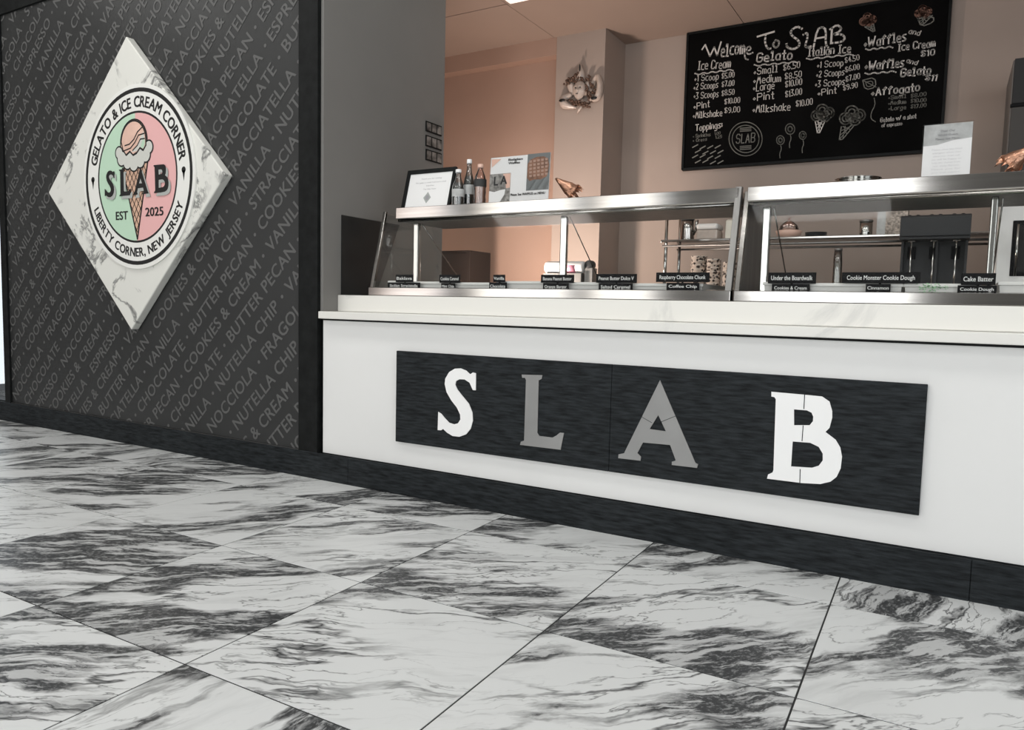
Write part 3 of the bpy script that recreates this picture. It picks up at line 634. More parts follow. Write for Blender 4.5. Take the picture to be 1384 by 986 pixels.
# ------------------------------------------------------------------ tubs
def tub(x0, x1, label, fill='cream', h=1.118, y0=.215):
    t = thing('gelato_tub', label, 'tub', ((x0+x1)/2, y0+.15, 1.041), 'white gelato tubs inside the cases')
    b = MB(); d = .006; y1 = y0+.42
    v = [(x0+.008, y0+.008), (x1-.008, y0+.008), (x1-.008, y1-.008), (x0+.008, y1-.008)]; o_ = [(x0, y0), (x1, y0), (x1, y1), (x0, y1)]
    i_ = [(x0+d, y0+d), (x1-d, y0+d), (x1-d, y1-d), (x0+d, y1-d)]; k_ = [(x0+.016, y0+.016), (x1-.016, y0+.016), (x1-.016, y1-.016), (x0+.016, y1-.016)]
    b.add([(a, c, 1.041) for a, c in v]+[(a, c, h) for a, c in o_]+[(a, c, h) for a, c in i_]+[(a, c, 1.048) for a, c in k_],
          [(3, 2, 1, 0)]+[(r*4+i, r*4+(i+1) % 4, r*4+4+(i+1) % 4, r*4+4+i) for r in range(3) for i in range(4)]+[(12, 13, 14, 15)])
    b.build('pan', M['tub'], t)
    MB().box(x0-.004, x1+.004, y0-.004, y0+.006, h-.014, h-.001).build('rim', M['tub'], t, .003, 2)
    g = MB(); n = 8; vs = []
    for j in range(n+1):
        for i in range(n+1):
            a = x0+.018+(x1-x0-.036)*i/n; c = y0+.018+(y1-y0-.036)*j/n
            e = sin(pi*i/n)*sin(pi*j/n); vs.append((a, c, h-.045+.02*e+.006*random.random()*e))
    g.add(vs, [(j*(n+1)+i, j*(n+1)+i+1, (j+1)*(n+1)+i+1, (j+1)*(n+1)+i) for j in range(n) for i in range(n)], True)
    g.build('gelato', M[fill], t)
    return t
ex = lambda px: px
spots = [(-2.68, -2.612, 'behind the leftmost pair of flavour tags'), (-2.562, -2.262, 'behind the second pair of tags from the left'), (-2.256, -1.985, 'behind the narrowest tags in the left case'),
         (-1.975, -1.697, 'beside the middle post of the left case'), (-1.647, -1.30, 'just right of the left case middle post'), (-1.293, -.93, 'at the right end of the left case'),
         (-.672, -.50, 'at the left end of the right case'), (-.492, -.16, 'behind the widest flavour tag'), (-.152, .095, 'with green speckles on its front'), (.150, .45, 'at the right edge of the photo')]
for k, (a, b_, lb) in enumerate(spots):
    t = tub(ex(a), ex(b_), 'white tub ' + lb, 'pistachio' if k == 8 else 'cream', 1.118 - (k % 3)*.004 + (0.004 if k > 7 else 0))
    if k == 8:
        sp = MB(); rg = random.Random(5)
        for _ in range(90):
            x = -.065+rg.gauss(0, .022); z = 1.098+rg.gauss(0, .006)
            sp.add([(x, .2095, z), (x+.004, .2095, z), (x+.004, .2095, z+.003), (x, .2095, z+.003)], [(0, 1, 2, 3)])
        s_ = sp.build('green_speckles', M['pistachio'], t); s_['kind'] = 'stuff'
# ------------------------------------------------------------------ flavour tags
TAGS = [((534.7, 558.5, 371, 381), 'Baklava', 'small black flavour tag, upper of the leftmost pair in the left case'),
 ((524, 567.6, 381.5, 390), 'Sicilian Straciatella', 'black flavour tag, lower of the leftmost pair in the left case'),
 ((593.7, 621.8, 371, 382), 'Cookies Caramel', 'black flavour tag, upper of the second pair from the left'),
 ((596, 615, 382.5, 390.5), 'Mint Chip', 'small black tag reading Mint Chip'),
 ((666.5, 682.5, 371, 381), 'Vanilla', 'tiny black tag reading Vanilla'),
 ((661, 684.7, 381.5, 391.6), 'Chocolate', 'small black tag reading Chocolate'),
 ((731, 775.8, 371, 382), 'Banana Peanut Butter', 'black flavour tag at the foot of the middle post, upper one'),
 ((733.7, 768.4, 382.5, 392), 'Orange Burger', 'black flavour tag at the foot of the middle post, lower one'),
 ((805.6, 860.6, 370, 382), 'Peanut Butter Dolce V', 'black flavour tag under the dark pillar side, upper one'),
 ((809, 854.8, 382.5, 392.7), 'Salted Caramel', 'black tag reading Salted Caramel'),
 ((886.7, 958.9, 368, 381), 'Raspberry Chocolate Chunk', 'wide black tag reading Raspberry Chocolate Chunk'),
 ((900.8, 945, 382, 391.6), 'Coffee Chip', 'black tag reading Coffee Chip'),
 ((1038, 1103, 368, 383), 'Under the Boardwalk', 'black tag reading Under the Boardwalk'),
 ((1043, 1094, 383.5, 394.5), 'Cookies & Cream', 'black tag reading Cookies and Cream'),
 ((1137.6, 1244.3, 367.6, 382.6), 'Cookie Monster Cookie Dough', 'widest black tag, with a long cookie dough flavour name'),
 ((1170, 1203.6, 383.5, 394.5), 'Cinnamon', 'small black tag reading Cinnamon'),
 ((1299, 1346, 369, 385), 'Cake Batter', 'black tag reading Cake Batter'),
 ((1294, 1347, 385.5, 396), 'Cookie Dough', 'lower black tag reading Cookie Dough')]
for k, ((x0, x1, y0, y1), txt, lb) in enumerate(TAGS):
    yy = .190 if k % 2 else .197
    a = PY(x0, (y0+y1)/2, yy); b_ = PY(x1, (y0+y1)/2, yy); zt = PY((x0+x1)/2, y0, yy).z; zb = PY((x0+x1)/2, y1, yy).z
    t = thing('flavour_tag', lb, 'tag', ((a.x+b_.x)/2, yy, zb), 'black flavour tags along the case fronts')
    MB().box(a.x, b_.x, yy, yy+.004, zb, zt).build('card', M['tag'], t, .0008, 1)
    m_ = MB(); hh = (zt-zb)*.42; put_text(m_, txt, ((a.x+b_.x)/2, yy-.0006, (zt+zb)/2-hh*.45), (1, 0, 0), (0, 0, 1), hh, (b_.x-a.x)*.86, offset=.012, center=True)
    m_.build('lettering', M['tag_ink'], t)
    if k % 2 == 0: MB().box((a.x+b_.x)/2-.004, (a.x+b_.x)/2+.004, yy+.004, yy+.008, 1.08, (zt+zb)/2).build('peg', M['tag'], t)

# ------------------------------------------------------------------ things on top of the cases
ZS = 1.5126
def leaned(p_bl, p_br, h, lean):
    """frame for a leaning board: origin bottom left, ux, uy, normal towards the hall"""
    ux = (p_br-p_bl).normalized(); uy = Vector((0, lean, 1)).normalized(); n = ux.cross(uy).normalized()
    return ux, uy, n
def board(o, ux, uy, n, x0, x1, z0, z1, d0, d1, name, m, parent, bevel=0.0):
    P = lambda a, b, d: o + ux*a + uy*b + n*d
    mb = MB(); v = [P(a, b, d) for b in (z0, z1) for d in (d1, d0) for a in (x0, x1)]
    mb.add(v, [(0, 2, 3, 1), (4, 5, 7, 6), (0, 1, 5, 4), (2, 6, 7, 3), (0, 4, 6, 2), (1, 3, 7, 5)])
    return mb.build(name, m, parent, bevel)
# framed notice
fy = .37; p0 = PY(543.5, 281, fy); p0.z = ZS+.0004; p1 = PY(609, 277.5, fy); p1.z = p0.z
t = thing('picture_frame', 'black framed white notice leaning at the left end of the case top', 'picture frame', p0)
ux, uy, n = leaned(p0, p1, .25, .28); wd = (p1-p0).length; hh = .245
for a, b_, c, d in ((0, .022, 0, hh), (wd-.018, wd, 0, hh), (.022, wd-.018, hh-.024, hh), (.022, wd-.018, 0, .014)):
    board(p0, ux, uy, n, a, b_, c, d, 0, .018, 'frame_bar', M['black_frame'], t, .002)
board(p0, ux, uy, n, .018, wd-.016, .008, hh-.02, .001, .010, 'notice_sheet', M['paper'], t)
m_ = MB()
for zz, ww, tx in ((.185, .42, 'Thank you for visiting'), (.162, .62, 'Our gelato is made fresh and in small'), (.143, .16, 'batches'), (.122, .26, 'The Slab Team')):
    put_text(m_, tx, p0+ux*(wd*.52)+uy*zz+n*.0108, ux, uy, .0075, wd*ww, center=True)
m_.build('lettering', M['ink_grey'], t)
dm = MB(); c_ = p0+ux*(wd*.5)+uy*.074+n*.0108
dm.add([c_+ux*.026, c_+uy*.034, c_-ux*.026, c_-uy*.034], [(0, 1, 2, 3)]); dm.build('printed_diamond', M['logo_shadow'], t)
dm = MB(); c_ = c_+n*.0004; dm.add([c_+ux*.013*cos(k*pi/6)+uy*.016*sin(k*pi/6) for k in range(12)], [tuple(range(12))]); dm.build('printed_logo', M['ink_grey'], t)
# bottles
def bottle(px, pyt, wpx, label, m, cap, y, pet=False):
    c = PY(px, 275, y); zt = PY(px, pyt, y).z; r = wpx/2*(c-EYE).dot(AF)/F_PX; h = zt-ZS
    t = thing('bottle', label, 'bottle', (c.x, y, ZS), 'bottles on the case top')
    if pet: prof = [(r*.9, 0), (r, h*.05), (r*.92, h*.12), (r, h*.18), (r*.92, h*.26), (r, h*.34), (r*.98, h*.62), (r*.8, h*.74), (r*.42, h*.86), (r*.38, h*.92)]
    else: prof = [(r*.95, 0), (r, h*.03), (r, h*.50), (r*.88, h*.60), (r*.52, h*.74), (r*.42, h*.84), (r*.42, h*.92)]
    MB().lathe((c.x, y, ZS), prof, 20).build('body', m, t)
    MB().lathe((c.x, y, ZS), [(r*.80, h*.02), (r*.85, h*.5), (r*.5, h*.66), (.003, h*.68)], 16).build('drink', mat('drink', (0.16, 0.17, 0.165) if not pet else (0.50, 0.38, 0.32), 0.2), t)
    MB().lathe((c.x, y, ZS), [(r*.46, h*.915), (r*.48, h*.93), (r*.46, h*.995), (r*.4, h)], 16).build('cap', cap, t)
    MB().lathe((c.x, y, ZS), [(r*1.01, h*.30 if not pet else h*.48), (r*1.015, h*.31 if not pet else h*.49), (r*1.015, h*.48 if not pet else h*.64), (r*1.01, h*.49 if not pet else h*.65)], 20).build('paper_band', M['paper_grey'] if not pet else M['ink'], t)
bottle(619, 229, 17, 'dark bottle with a white cap, shortest of the three, next to the frame', M['bottle_glass'], M['paper'], .36)
bottle(633.5, 215.5, 15, 'tallest dark bottle with a pale cap, middle of the three', M['bottle_glass'], M['paper'], .42)
bottle(648.5, 222, 17, 'rose plastic bottle with a black label band', M['bottle_pink'], M['scoop_pink'], .38, True)
# waffle sign in an acrylic holder
fy = .36; p0 = PY(660.5, 273, fy); p0.z = ZS+.0004; p1 = PY(741, 270, fy); p1.z = p0.z
t = thing('menu_sign', 'white sign in clear holder with a waffle photo, beside the bottles', 'sign', p0)
ux, uy, n = leaned(p0, p1, .25, .06); wd = (p1-p0).length; hh = PY(700, 209.5, .37).z-p0.z
board(p0, ux, uy, n, 0, wd+.008, 0, hh, .003, .006, 'acrylic_holder', M['clear'], t)
board(p0, ux, Vector((0, 0, 1)), Vector((0, -1, 0)), 0, wd+.0, 0, .003, -.04, .05, 'acrylic_foot', M['clear'], t)
board(p0, ux, uy, n, .002, wd, .002, hh-.002, 0, .0025, 'printed_sheet', M['paper'], t)
cf = lambda a, b: ((a-100)/750*wd, (715-b)/590*hh)      # crop pixels of the sign -> sheet
def patch(a0, b0, a1, b1, m, name, d=.0030):
    (x0, z1), (x1, z0) = cf(a0, b0), cf(a1, b1); return board(p0, ux, uy, n, x0, x1, z0, z1, d-.0004, d, name, m, t)
def spoly(pts, m, name, d): return MB().add([p0+ux*cf(a, b)[0]+uy*cf(a, b)[1]+n*d for a, b in pts], [tuple(range(len(pts)))]).build(name, m, t)
patch(572, 125, 848, 550, mat('grey photo ground', (.23, .25, .25), .5), 'waffle_photo')
spoly([(610+0, 440), (578, 400), (578, 240), (610, 190), (680, 165), (770, 165), (825, 195), (838, 260), (835, 350), (815, 400), (740, 430), (670, 425)], M['waffle_pic'], 'printed_waffle', .0034)
wf = MB()
for r_ in range(5):
    for c_ in range(5):
        a = 596+c_*48+r_*2; b = 200+r_*42-(c_*3); q_ = [(a, b), (a+33, b), (a+31, b+26), (a+2, b+26)]
        wf.add([p0+ux*cf(*k)[0]+uy*cf(*k)[1]+n*.0037 for k in q_], [(0, 1, 2, 3)])
wf.build('waffle_pocket', mat('waffle highlight print', (.46, .30, .23), .5), t)
patch(102, 325, 370, 718, mat('flag photo ground', (.33, .32, .30), .5, var=.5, scale=50), 'cone_photo')
spoly([(102, 525), (170, 540), (250, 520), (310, 515), (300, 580), (255, 650), (190, 716), (102, 716)], M['paper'], 'printed_cream', .0034)
spoly([(270, 330), (368, 330), (368, 500), (320, 505), (300, 400)], M['scoop_pink'], 'printed_flag', .0034)
spoly([(112, 145), (240, 150), (120, 245)], M['scoop_pink'], 'printed_corner', .0034)
m_ = MB(); L_ = lambda tx, a0, a1, b, hpx, off=.03: put_text(m_, tx, p0+ux*cf(a0, b)[0]+uy*cf(a0, b)[1]+n*.0040, ux, uy, hpx/590*hh, (a1-a0)/750*wd, offset=off)
L_('Belgian', 333, 512, 182, 26); L_('Waffles', 333, 480, 222, 26); L_('Please See WAFFLES on MENU', 382, 808, 600, 28); L_('L', 162, 210, 462, 110, .03); L_('A', 245, 325, 452, 100, .03)
m_.build('lettering', M['ink'], t)
# copper cone ornaments
def cone_ornament(tip, base, rb, label, seed):
    t = thing('cone_ornament', label, 'ornament', (base.x, base.y, ZS)); rg = random.Random(seed); ax = (base-tip); L = ax.length; ax.normalize()
    pts = [tip+ax*(L*k/10) for k in range(11)]; MB().tube(pts, [.004+rb*(k/10)**.9*(1+.08*rg.uniform(-1, 1)) for k in range(11)], 14).build('cone', M['copper'], t)
    s1 = ax.cross(Vector((0, 1, 0))).normalized(); s2 = ax.cross(s1)
    for k in range(12):      # ruffled petals round the mouth
        an = 2*pi*k/12; d = (s1*cos(an)+s2*sin(an)); e = (s1*cos(an+.45)+s2*sin(an+.45)); o_ = base-ax*rg.uniform(.01, .05)
        l = rg.uniform(.035, .065); v = [o_+d*rb*.55, o_+e*rb*.6, o_+(d+e)*.5*rb*1.05+ax*l, o_+d*rb*.9+ax*l*.6+e*.004, o_+e*rb*1.1+ax*l*.5]
        for q_ in v:
            if q_.z < ZS+.003: q_.z = ZS+.003
        MB().add(v+[p+ax*.003+d*.002 for p in v], [(0, 3, 2, 4, 1), (5, 6, 9, 7, 8), (0, 5, 8, 3), (3, 8, 7, 2), (2, 7, 9, 4), (4, 9, 6, 1), (1, 6, 5, 0)]).build('petal', M['copper'], t)
tip = PY(751, 241, .40); bs = PY(776, 260, .43); cone_ornament(tip, bs, .040, 'copper foil cone ornament with its point up left, right of the waffle sign', 1)
tip = PY(1398, 196, .40); bs = PY(1364, 222, .42); cone_ornament(tip, bs, .038, 'copper foil cone ornament at the right edge of the photo', 4)
# white sign on the right case
fy = .34; p0 = PY(1245, 237, fy); p0.z = ZS+.0004; p1 = PY(1310.5, 234, fy); p1.z = p0.z
t = thing('counter_sign', 'white notice in clear acrylic holder standing on the right case', 'sign', p0)
ux, uy, n = leaned(p0, p1, .25, .10); wd = (p1-p0).length; hh = PY(1280, 167, .36).z-p0.z
board(p0, ux, uy, n, -.004, wd+.004, 0, hh+.003, .004, .007, 'acrylic_holder', M['clear'], t)
board(p0, ux, Vector((0, 0, 1)), Vector((0, -1, 0)), -.004, wd+.004, 0, .004, -.06, .03, 'acrylic_foot', M['clear'], t)
board(p0, ux, uy, n, 0, wd, .003, hh, 0, .003, 'printed_sheet', M['white_paint'], t)
P_ = lambda a, b, d: p0+ux*a*wd+uy*b*hh+n*d
MB().add([P_(0, .63, .0036), P_(.3, .64, .0036), P_(.6, .70, .0036), P_(1, .73, .0036), P_(1, 1, .0036), P_(0, 1, .0036)], [(0, 1, 2, 3, 4, 5)]).build('printed_header', M['paper_grey'], t)
m_ = MB()
for zz, ww, tx in ((.86, .3, 'Dear Our'), (.79, .42, 'Valued Guests'), (.72, .50, 'Please See Menu')): put_text(m_, tx, P_(.5, zz, .0042), ux, uy, hh*.04, wd*ww, center=True, offset=.01)
m_.build('lettering', M['ink_grey'], t)
m_ = MB(); fp = mat('very faint print', (.72, .72, .72), .6)
for k in range(8): put_text(m_, ['Please note any food', 'allergies when you', 'place your order and', 'we will be happy to', 'help you choose from', 'our daily flavors', 'Thank you for', 'your kind support'][k], P_(.5, .54-k*.058, .0042), ux, uy, hh*.028, wd*(.62-.04*(k % 3)), center=True)
m_.build('small_print', fp, t)
# stacked foil tins
c = PY(1160, 236, .42); t = thing('foil_tins', 'low round silver tins left of the white notice', 'tin', (c.x, .42, ZS)); r = 29*(c-EYE).dot(AF)/F_PX
for k in range(3): MB().lathe((c.x, .42, ZS), [(r*.86, .001+k*.013), (r*.9, .004+k*.013), (r*.93, .011+k*.013), (r*1.0, .0125+k*.013), (r*1.0, .014+k*.013), (r*.5, .014+k*.013)], 28).build('tin', M['chrome'], t)
# black tray behind the notice
a = PY(1205, 234, .55); b_ = PY(1352, 226, .55); t = thing('serving_tray', 'thin black oval tray lying behind the white notice', 'tray', ((a.x+b_.x)/2, .55, ZS))
rx = (b_.x-a.x)/2; MB().add([((a.x+b_.x)/2+rx*cos(k*pi/16)*s, .56+.12*sin(k*pi/16)*s, ZS+.002+z) for s, z in ((.9, .0), (1.0, .016), (1.0, .021), (.96, .021), (.86, .004)) for k in range(32)],
    [(r_*32+k, r_*32+(k+1) % 32, r_*32+32+(k+1) % 32, r_*32+32+k) for r_ in range(4) for k in range(32)]+[tuple(range(32)), tuple(range(128, 160))], True).build('tray_body', M['tag'], t)
a = PY(900, 256, .55); t_ = MB().box(a.x, -.80, .50, .66, ZS, ZS+.006).build('black_mat', M['tag'], None, .002); tag(t_, 'thin black mat lying on the left case top near the chalkboard corner', 'mat')

# ------------------------------------------------------------------ chalkboard
BY = 2.77
cb = thing('chalkboard', 'large black menu chalkboard on the back wall', 'chalkboard', (-.98, 2.79, 2.07))
bx0, bx1, bz0, bz1 = PY(929, 60, BY).x, PY(1279, 100, BY).x, PY(924, 229.5, BY).z, ZC-.004
MB().box(bx0, bx1, BY, 2.799, bz0, bz1).build('slate', M['board'], cb)
for q_ in ((bx0-.006, bx0+.012, bz0, bz1), (bx1-.012, bx1+.006, bz0, bz1), (bx0, bx1, bz0-.006, bz0+.014), (bx0, bx1, bz1-.014, bz1)):
    MB().box(q_[0], q_[1], BY-.010, 2.7995, q_[2], q_[3]).build('frame_bar', M['black_frame'], cb, .002)
ch = MB(); chd = MB(); chp = MB(); YB = BY-.0015
c7 = lambda a, b: (920+a*.26734, b*.26734)
def ct_(txt, a0, b0, a1, b1, h, wid=.008, mb=None, jit=.35):
    P0 = PY(*c7(a0, b0), YB); P1 = PY(*c7(a1, b1), YB); hm = h*.26734*(P0-EYE).dot(AF)/F_PX
    chalk(mb or ch, txt, P0, P1, hm, wid, jit)
def cs(pts, wid=.008, mb=None): stroke(mb or ch, [PY(*c7(a, b), YB) for a, b in pts], wid, True)
def sep(mb, name, kind=None):
    if mb.v:
        o = mb.build(name, M['chalk_dim'] if mb is chd else M['chalk_pink'] if mb is chp else M['chalk'], cb); o['kind'] = 'stuff'
        mb.v, mb.f, mb.sm = [], [], []
def wave(a0, b0, a1, b1, n=9, amp=5, wid=.009): cs([(a0+(a1-a0)*k/n, b0+(b1-b0)*k/n+(amp if k % 2 else -amp)) for k in range(n+1)], wid)
stroke(ch, [PY(*c7(a, b), YB) for a, b in [(108, 250), (124, 226), (148, 284), (170, 238), (184, 280), (204, 212)]], .011)           # W
ct_('elcom', 204, 284, 322, 268, 58, .010, jit=.5); cs([(322, 268), (326, 298), (340, 301)], .010); cs([(332, 260), (356, 250), (350, 234), (335, 240), (331, 262), (342, 276), (364, 266)], .010)
cs([(388, 185), (472, 160)], .013); cs([(430, 175), (425, 215), (440, 248), (455, 245)], .013); cs([(478, 205), (465, 225), (478, 243), (495, 232), (498, 208), (480, 203)], .012)
cs([(613, 145), (588, 133), (555, 155), (560, 180), (598, 205), (602, 232), (570, 250), (538, 240), (535, 222)], .014)
cs([(620, 175), (640, 165), (642, 190), (628, 232), (638, 240), (658, 234)], .013); cs([(672, 236), (690, 150), (715, 135), (735, 150), (732, 222), (745, 240)], .013); cs([(680, 195), (735, 186)], .012)
cs([(760, 220), (765, 140)], .013); cs([(755, 148), (790, 125), (812, 140), (805, 158), (768, 175), (815, 172), (832, 192), (815, 212), (762, 218)], .013)
ct_('Ice Cream', 88, 354, 250, 340, 40, .0075); wave(72, 376, 265, 352)
for i, (tx, pr_, a, b, c0) in enumerate((('*1 Scoop', '$5.00', 70, 413, 190), ('*2 Scoops', '$7.00', 66, 455, 188), ('*3 Scoops', '$8.50', 66, 500, 190), ('*Pint', '$10.00', 66, 552, 145), ('*Milkshake', '$9.00', 62, 598, 208))):
    ct_(tx, a, b, c0, b-12, 30, .0052); pa = 208 if i < 3 else 222; ct_(pr_, pa, b-16 + (-10 if i > 2 else 0), pa+(62 if i < 3 else 76), b-24+(-10 if i > 2 else 0), 26, .0046)
ct_('Toppings:', 75, 662, 208, 646, 30, .0065); ct_('* Sprinkles', 62, 696, 150, 686, 15, .0035, chd); ct_('* Oreos', 62, 718, 132, 710, 15, .0035, chd); ct_('1.00', 172, 682, 200, 678, 13, .003, chd); ct_('1.25', 176, 700, 208, 696, 13, .003, chd)
sep(chd, 'small_writing')
for k in range(16):
    a = 60+(k % 4)*38+((k//4) % 2)*14; b = 745+(k//4)*25+((k*7) % 9); cs([(a, b), (a+26, b-14)], .008, chd)
sep(chd, 'chalk_dashes')
ct_('Gelato', 384, 312, 560, 298, 42, .0095); wave(372, 332, 592, 312)
for tx, pr_, a, b, c0, pa in (('*Small', '$6.50', 370, 378, 488, 520), ('*Medium', '$8.50', 368, 424, 505, 528), ('*Large', '$10.00', 366, 462, 472, 530), ('*Pint', '$13.00', 366, 512, 470, 530), ('*Milkshake', '$10.00', 364, 570, 552, 584)):
    ct_(tx, a, b, c0, b-14, 34, .0056); ct_(pr_, pa, b-22 if pa < 560 else b-30, pa+82, b-36 if pa < 560 else b-44, 30, .0048)
ct_('Italian Ice', 645, 286, 858, 262, 38, .008); wave(636, 300, 872, 274)
for tx, pr_, a, b, c0, pa in (('*1 Scoop', '$4.50', 690, 345, 820, 832), ('*2 Scoops', '$6.00', 686, 392, 826, 834), ('*3 Scoops', '$7.00', 680, 440, 828, 836), ('*Pint', '$9.90', 694, 485, 786, 824)):
    ct_(tx, a, b, c0, b-14, 30, .0052); ct_(pr_, pa, b-28, pa+70, b-44, 26, .0046)
ct_('*Waffles', 928, 240, 1138, 205, 44, .0085); wave(936, 252, 1072, 236, 7); ct_('and', 1152, 168, 1206, 178, 22, .006); ct_('Ice Cream', 1100, 258, 1285, 234, 34, .0075); ct_('$10', 1216, 284, 1282, 276, 28, .007)
ct_('*Waffles', 932, 354, 1126, 336, 40, .009); wave(932, 374, 1088, 360, 7); ct_('and', 1140, 315, 1192, 328, 20, .006); ct_('Gelato', 1112, 386, 1262, 374, 38, .009); ct_('$11', 1236, 406, 1290, 408, 28, .008)
ct_('*Affogato', 965, 486, 1206, 458, 36, .0085)
for tx, pr_, b in (('*Small', '$8.00', 502), ('*Medium', '$10.00', 530), ('*Large', '$17.00', 558)): ct_(tx, 1050, b, 1138, b-8, 18, .0042, chd); ct_(pr_, 1164, b-10, 1240, b-18, 18, .0042, chd)
cs([(978, 495), (984, 530), (962, 570), (962, 602), (985, 615)], .005, chd); ct_('Gelato w/ a shot', 1010, 618, 1190, 596, 20, .0045); ct_('of espresso', 1016, 642, 1118, 632, 16, .0038)
sep(chd, 'small_writing')
for r_, wd_ in ((84, .006), (68, .006)): cs([(328+r_*cos(k*pi/14), 702+r_*1.02*sin(k*pi/14)) for k in range(29)], wd_, chd)
ct_('SLAB', 280, 722, 374, 716, 44, .006, chd)
for b in (648, 656, 664, 740, 748, 756): cs([(300, b), (356, b-4)], .005, chd)
sep(chd, 'chalk_roundel')
for a, b, r_ in ((504, 708, 20), (553, 652, 24), (617, 684, 18)):
    cs([(a+r_*cos(k*pi/6), b+r_*1.15*sin(k*pi/6)) for k in range(13)], .006, chd); cs([(a+r_*.5*cos(k*pi/3), b+r_*.6*sin(k*pi/3)) for k in range(7)], .009, chd); cs([(a, b+r_), (a+6, b+r_+25), (a-4, b+r_+48), (a-2, b+r_+70)], .005, chd); sep(chd, 'chalk_balloon')
def cloud(ca, cb_, s, mb, m2, cone):
    for da, db, r_ in ((-30, 10, 26), (0, -18, 30), (34, -6, 26), (12, 14, 26), (-8, 6, 20)):
        cs([(ca+(da+r_*cos(k*pi/7))*s, cb_+(db+r_*sin(k*pi/7))*s) for k in range(15)], .009, mb); cs([(ca+(da+r_*.55*cos(k*pi/4))*s, cb_+(db+r_*.55*sin(k*pi/4))*s) for k in range(9)], .008, mb)
    (a0, b0), (a1, b1), (a2, b2) = cone; cs([(a0, b0), (a2, b2), (a1, b1)], .006, m2)
    for k in (.25, .5, .75): cs([(a0+(a2-a0)*k, b0+(b2-b0)*k), (a1+(a0-a1)*.4*k, b1+(b0-b1)*.4*k)], .004, m2); cs([(a1+(a2-a1)*k, b1+(b2-b1)*k), (a0+(a1-a0)*.4*k, b0+(b1-b0)*.4*k)], .004, m2)
sep(ch, 'chalk_writing')
cloud(716, 575, 1.0, chd, ch, ((680, 612), (730, 610), (694, 690))); sep(chd, 'chalk_scoops'); sep(ch, 'chalk_cone'); cloud(866, 588, 1.12, chd, chd, ((812, 640), (880, 630), (798, 728))); sep(chd, 'chalk_ice_cream')
cloud(945, 102, .72, chp, chd, ((930, 135), (975, 122), (985, 168))); sep(chp, 'rose_scoop'); sep(chd, 'chalk_cone'); cloud(1225, 62, .72, chp, chd, ((1195, 85), (1272, 78), (1215, 135))); cs([(1200, 90), (1278, 82), (1280, 112), (1215, 135), (1200, 90)], .007, chd); sep(chp, 'rose_scoops'); sep(chd, 'chalk_waffle')
cs([(920, 405), (982, 390), (988, 440), (932, 455), (920, 405)], .006, chd); cs([(935, 415), (970, 408), (972, 432), (942, 440), (935, 415)], .005, chd); cs([(920, 405), (988, 440)], .004, chd)
sep(chd, 'chalk_box')

# ------------------------------------------------------------------ ceramic mask on the pillar
MY = 2.39
wm = thing('wall_mask', 'glazed ceramic face mask with curls and three bent horns on the pillar', 'mask', PY(783, 118, MY))
pm = lambda px, py, d=0.03: PY(px, py, MY-d)
u1 = (pm(784, 118)-EYE).dot(AF)/F_PX
fc = pm(783, 122, .035); me = MB(); nu, nv = 28, 24; vs = []
for j in range(nv+1):
    for i in range(nu+1):
        a = -1+2*i/nu; b = -1+2*j/nv; rr = a*a+b*b; ax_, bz_ = a*math.sqrt(max(0, 1-b*b/2)), b*math.sqrt(max(0, 1-a*a/2))
        q2 = min(1, ax_*ax_+bz_*bz_); dep = .040*math.sqrt(max(0, 1-q2*.98))
        g = lambda x0, z0, sx_, sz_, h: h*math.exp(-((ax_-x0)/sx_)**2-((bz_-z0)/sz_)**2)
        dep += g(0, .02, .13, .26, .012)+g(0, -.10, .16, .09, .010)-g(-.34, .18, .17, .10, .010)-g(.34, .18, .17, .10, .010)+g(-.34, .34, .24, .06, .006)+g(.34, .34, .24, .06, .006)+g(0, -.44, .20, .06, .006)+g(0, -.56, .16, .06, .005)-g(0, -.5, .2, .02, .004)+g(0, -.82, .22, .14, .008)
        nar = 1-.22*max(0, -bz_)**1.5
        vs.append((fc.x+ax_*nar*9.2*u1, fc.y-dep+.005, fc.z+bz_*12.8*u1))
me.add(vs, [(j*(nu+1)+i, j*(nu+1)+i+1, (j+1)*(nu+1)+i+1, (j+1)*(nu+1)+i) for j in range(nv) for i in range(nu)], True)
me.build('face', M['ceramic'], wm)
ey = MB()
for s in (-1, 1): ey.ball((fc.x+s*3.4*u1, fc.y-.031, fc.z+2.4*u1), 1.5*u1, .004, .65*u1, 8, 6)
ey.build('eye', M['hole'], wm); MB().ball((fc.x, fc.y-.043, fc.z-6.2*u1), 2.0*u1, .003, .6*u1, 8, 6).build('mouth', M['hole'], wm)
def horn(pts, rad, label=None):
    P3 = [pm(a, b, d) for a, b, d in pts]; sm = []; rs = []
    for i in range(len(P3)-1):
        for k in range(5):
            t_ = k/5; sm.append(P3[i].lerp(P3[i+1], t_)); rs.append((rad[i]+(rad[i+1]-rad[i])*t_)*u1)
    sm.append(P3[-1]); rs.append(rad[-1]*u1)
    for _ in range(3): sm = [sm[0]]+[(sm[i-1]+sm[i]*2+sm[i+1])/4 for i in range(1, len(sm)-1)]+[sm[-1]]
    MB().tube(sm, rs, 12, flat=.8).build('horn', M['ceramic'], wm)
horn([(785, 110, .0), (785, 100, .02), (784, 86, .035)], [8, 6.0, 1.2]); horn([(773, 128, .0), (759, 134, .03), (762, 142, .035), (779, 146, .02)], [5, 6, 6.5, 1.2])
horn([(797, 124, .0), (808, 99, .025), (812, 116, .03), (808, 133, .035), (798, 135, .03)], [4.5, 3.6, 5.2, 5.6, 3.2]); horn([(774, 130, .0), (771, 113, .012)], [4.0, 5.5]); horn([(793, 130, .0), (796, 110, .012)], [4.0, 5.0])
hb = MB(); 
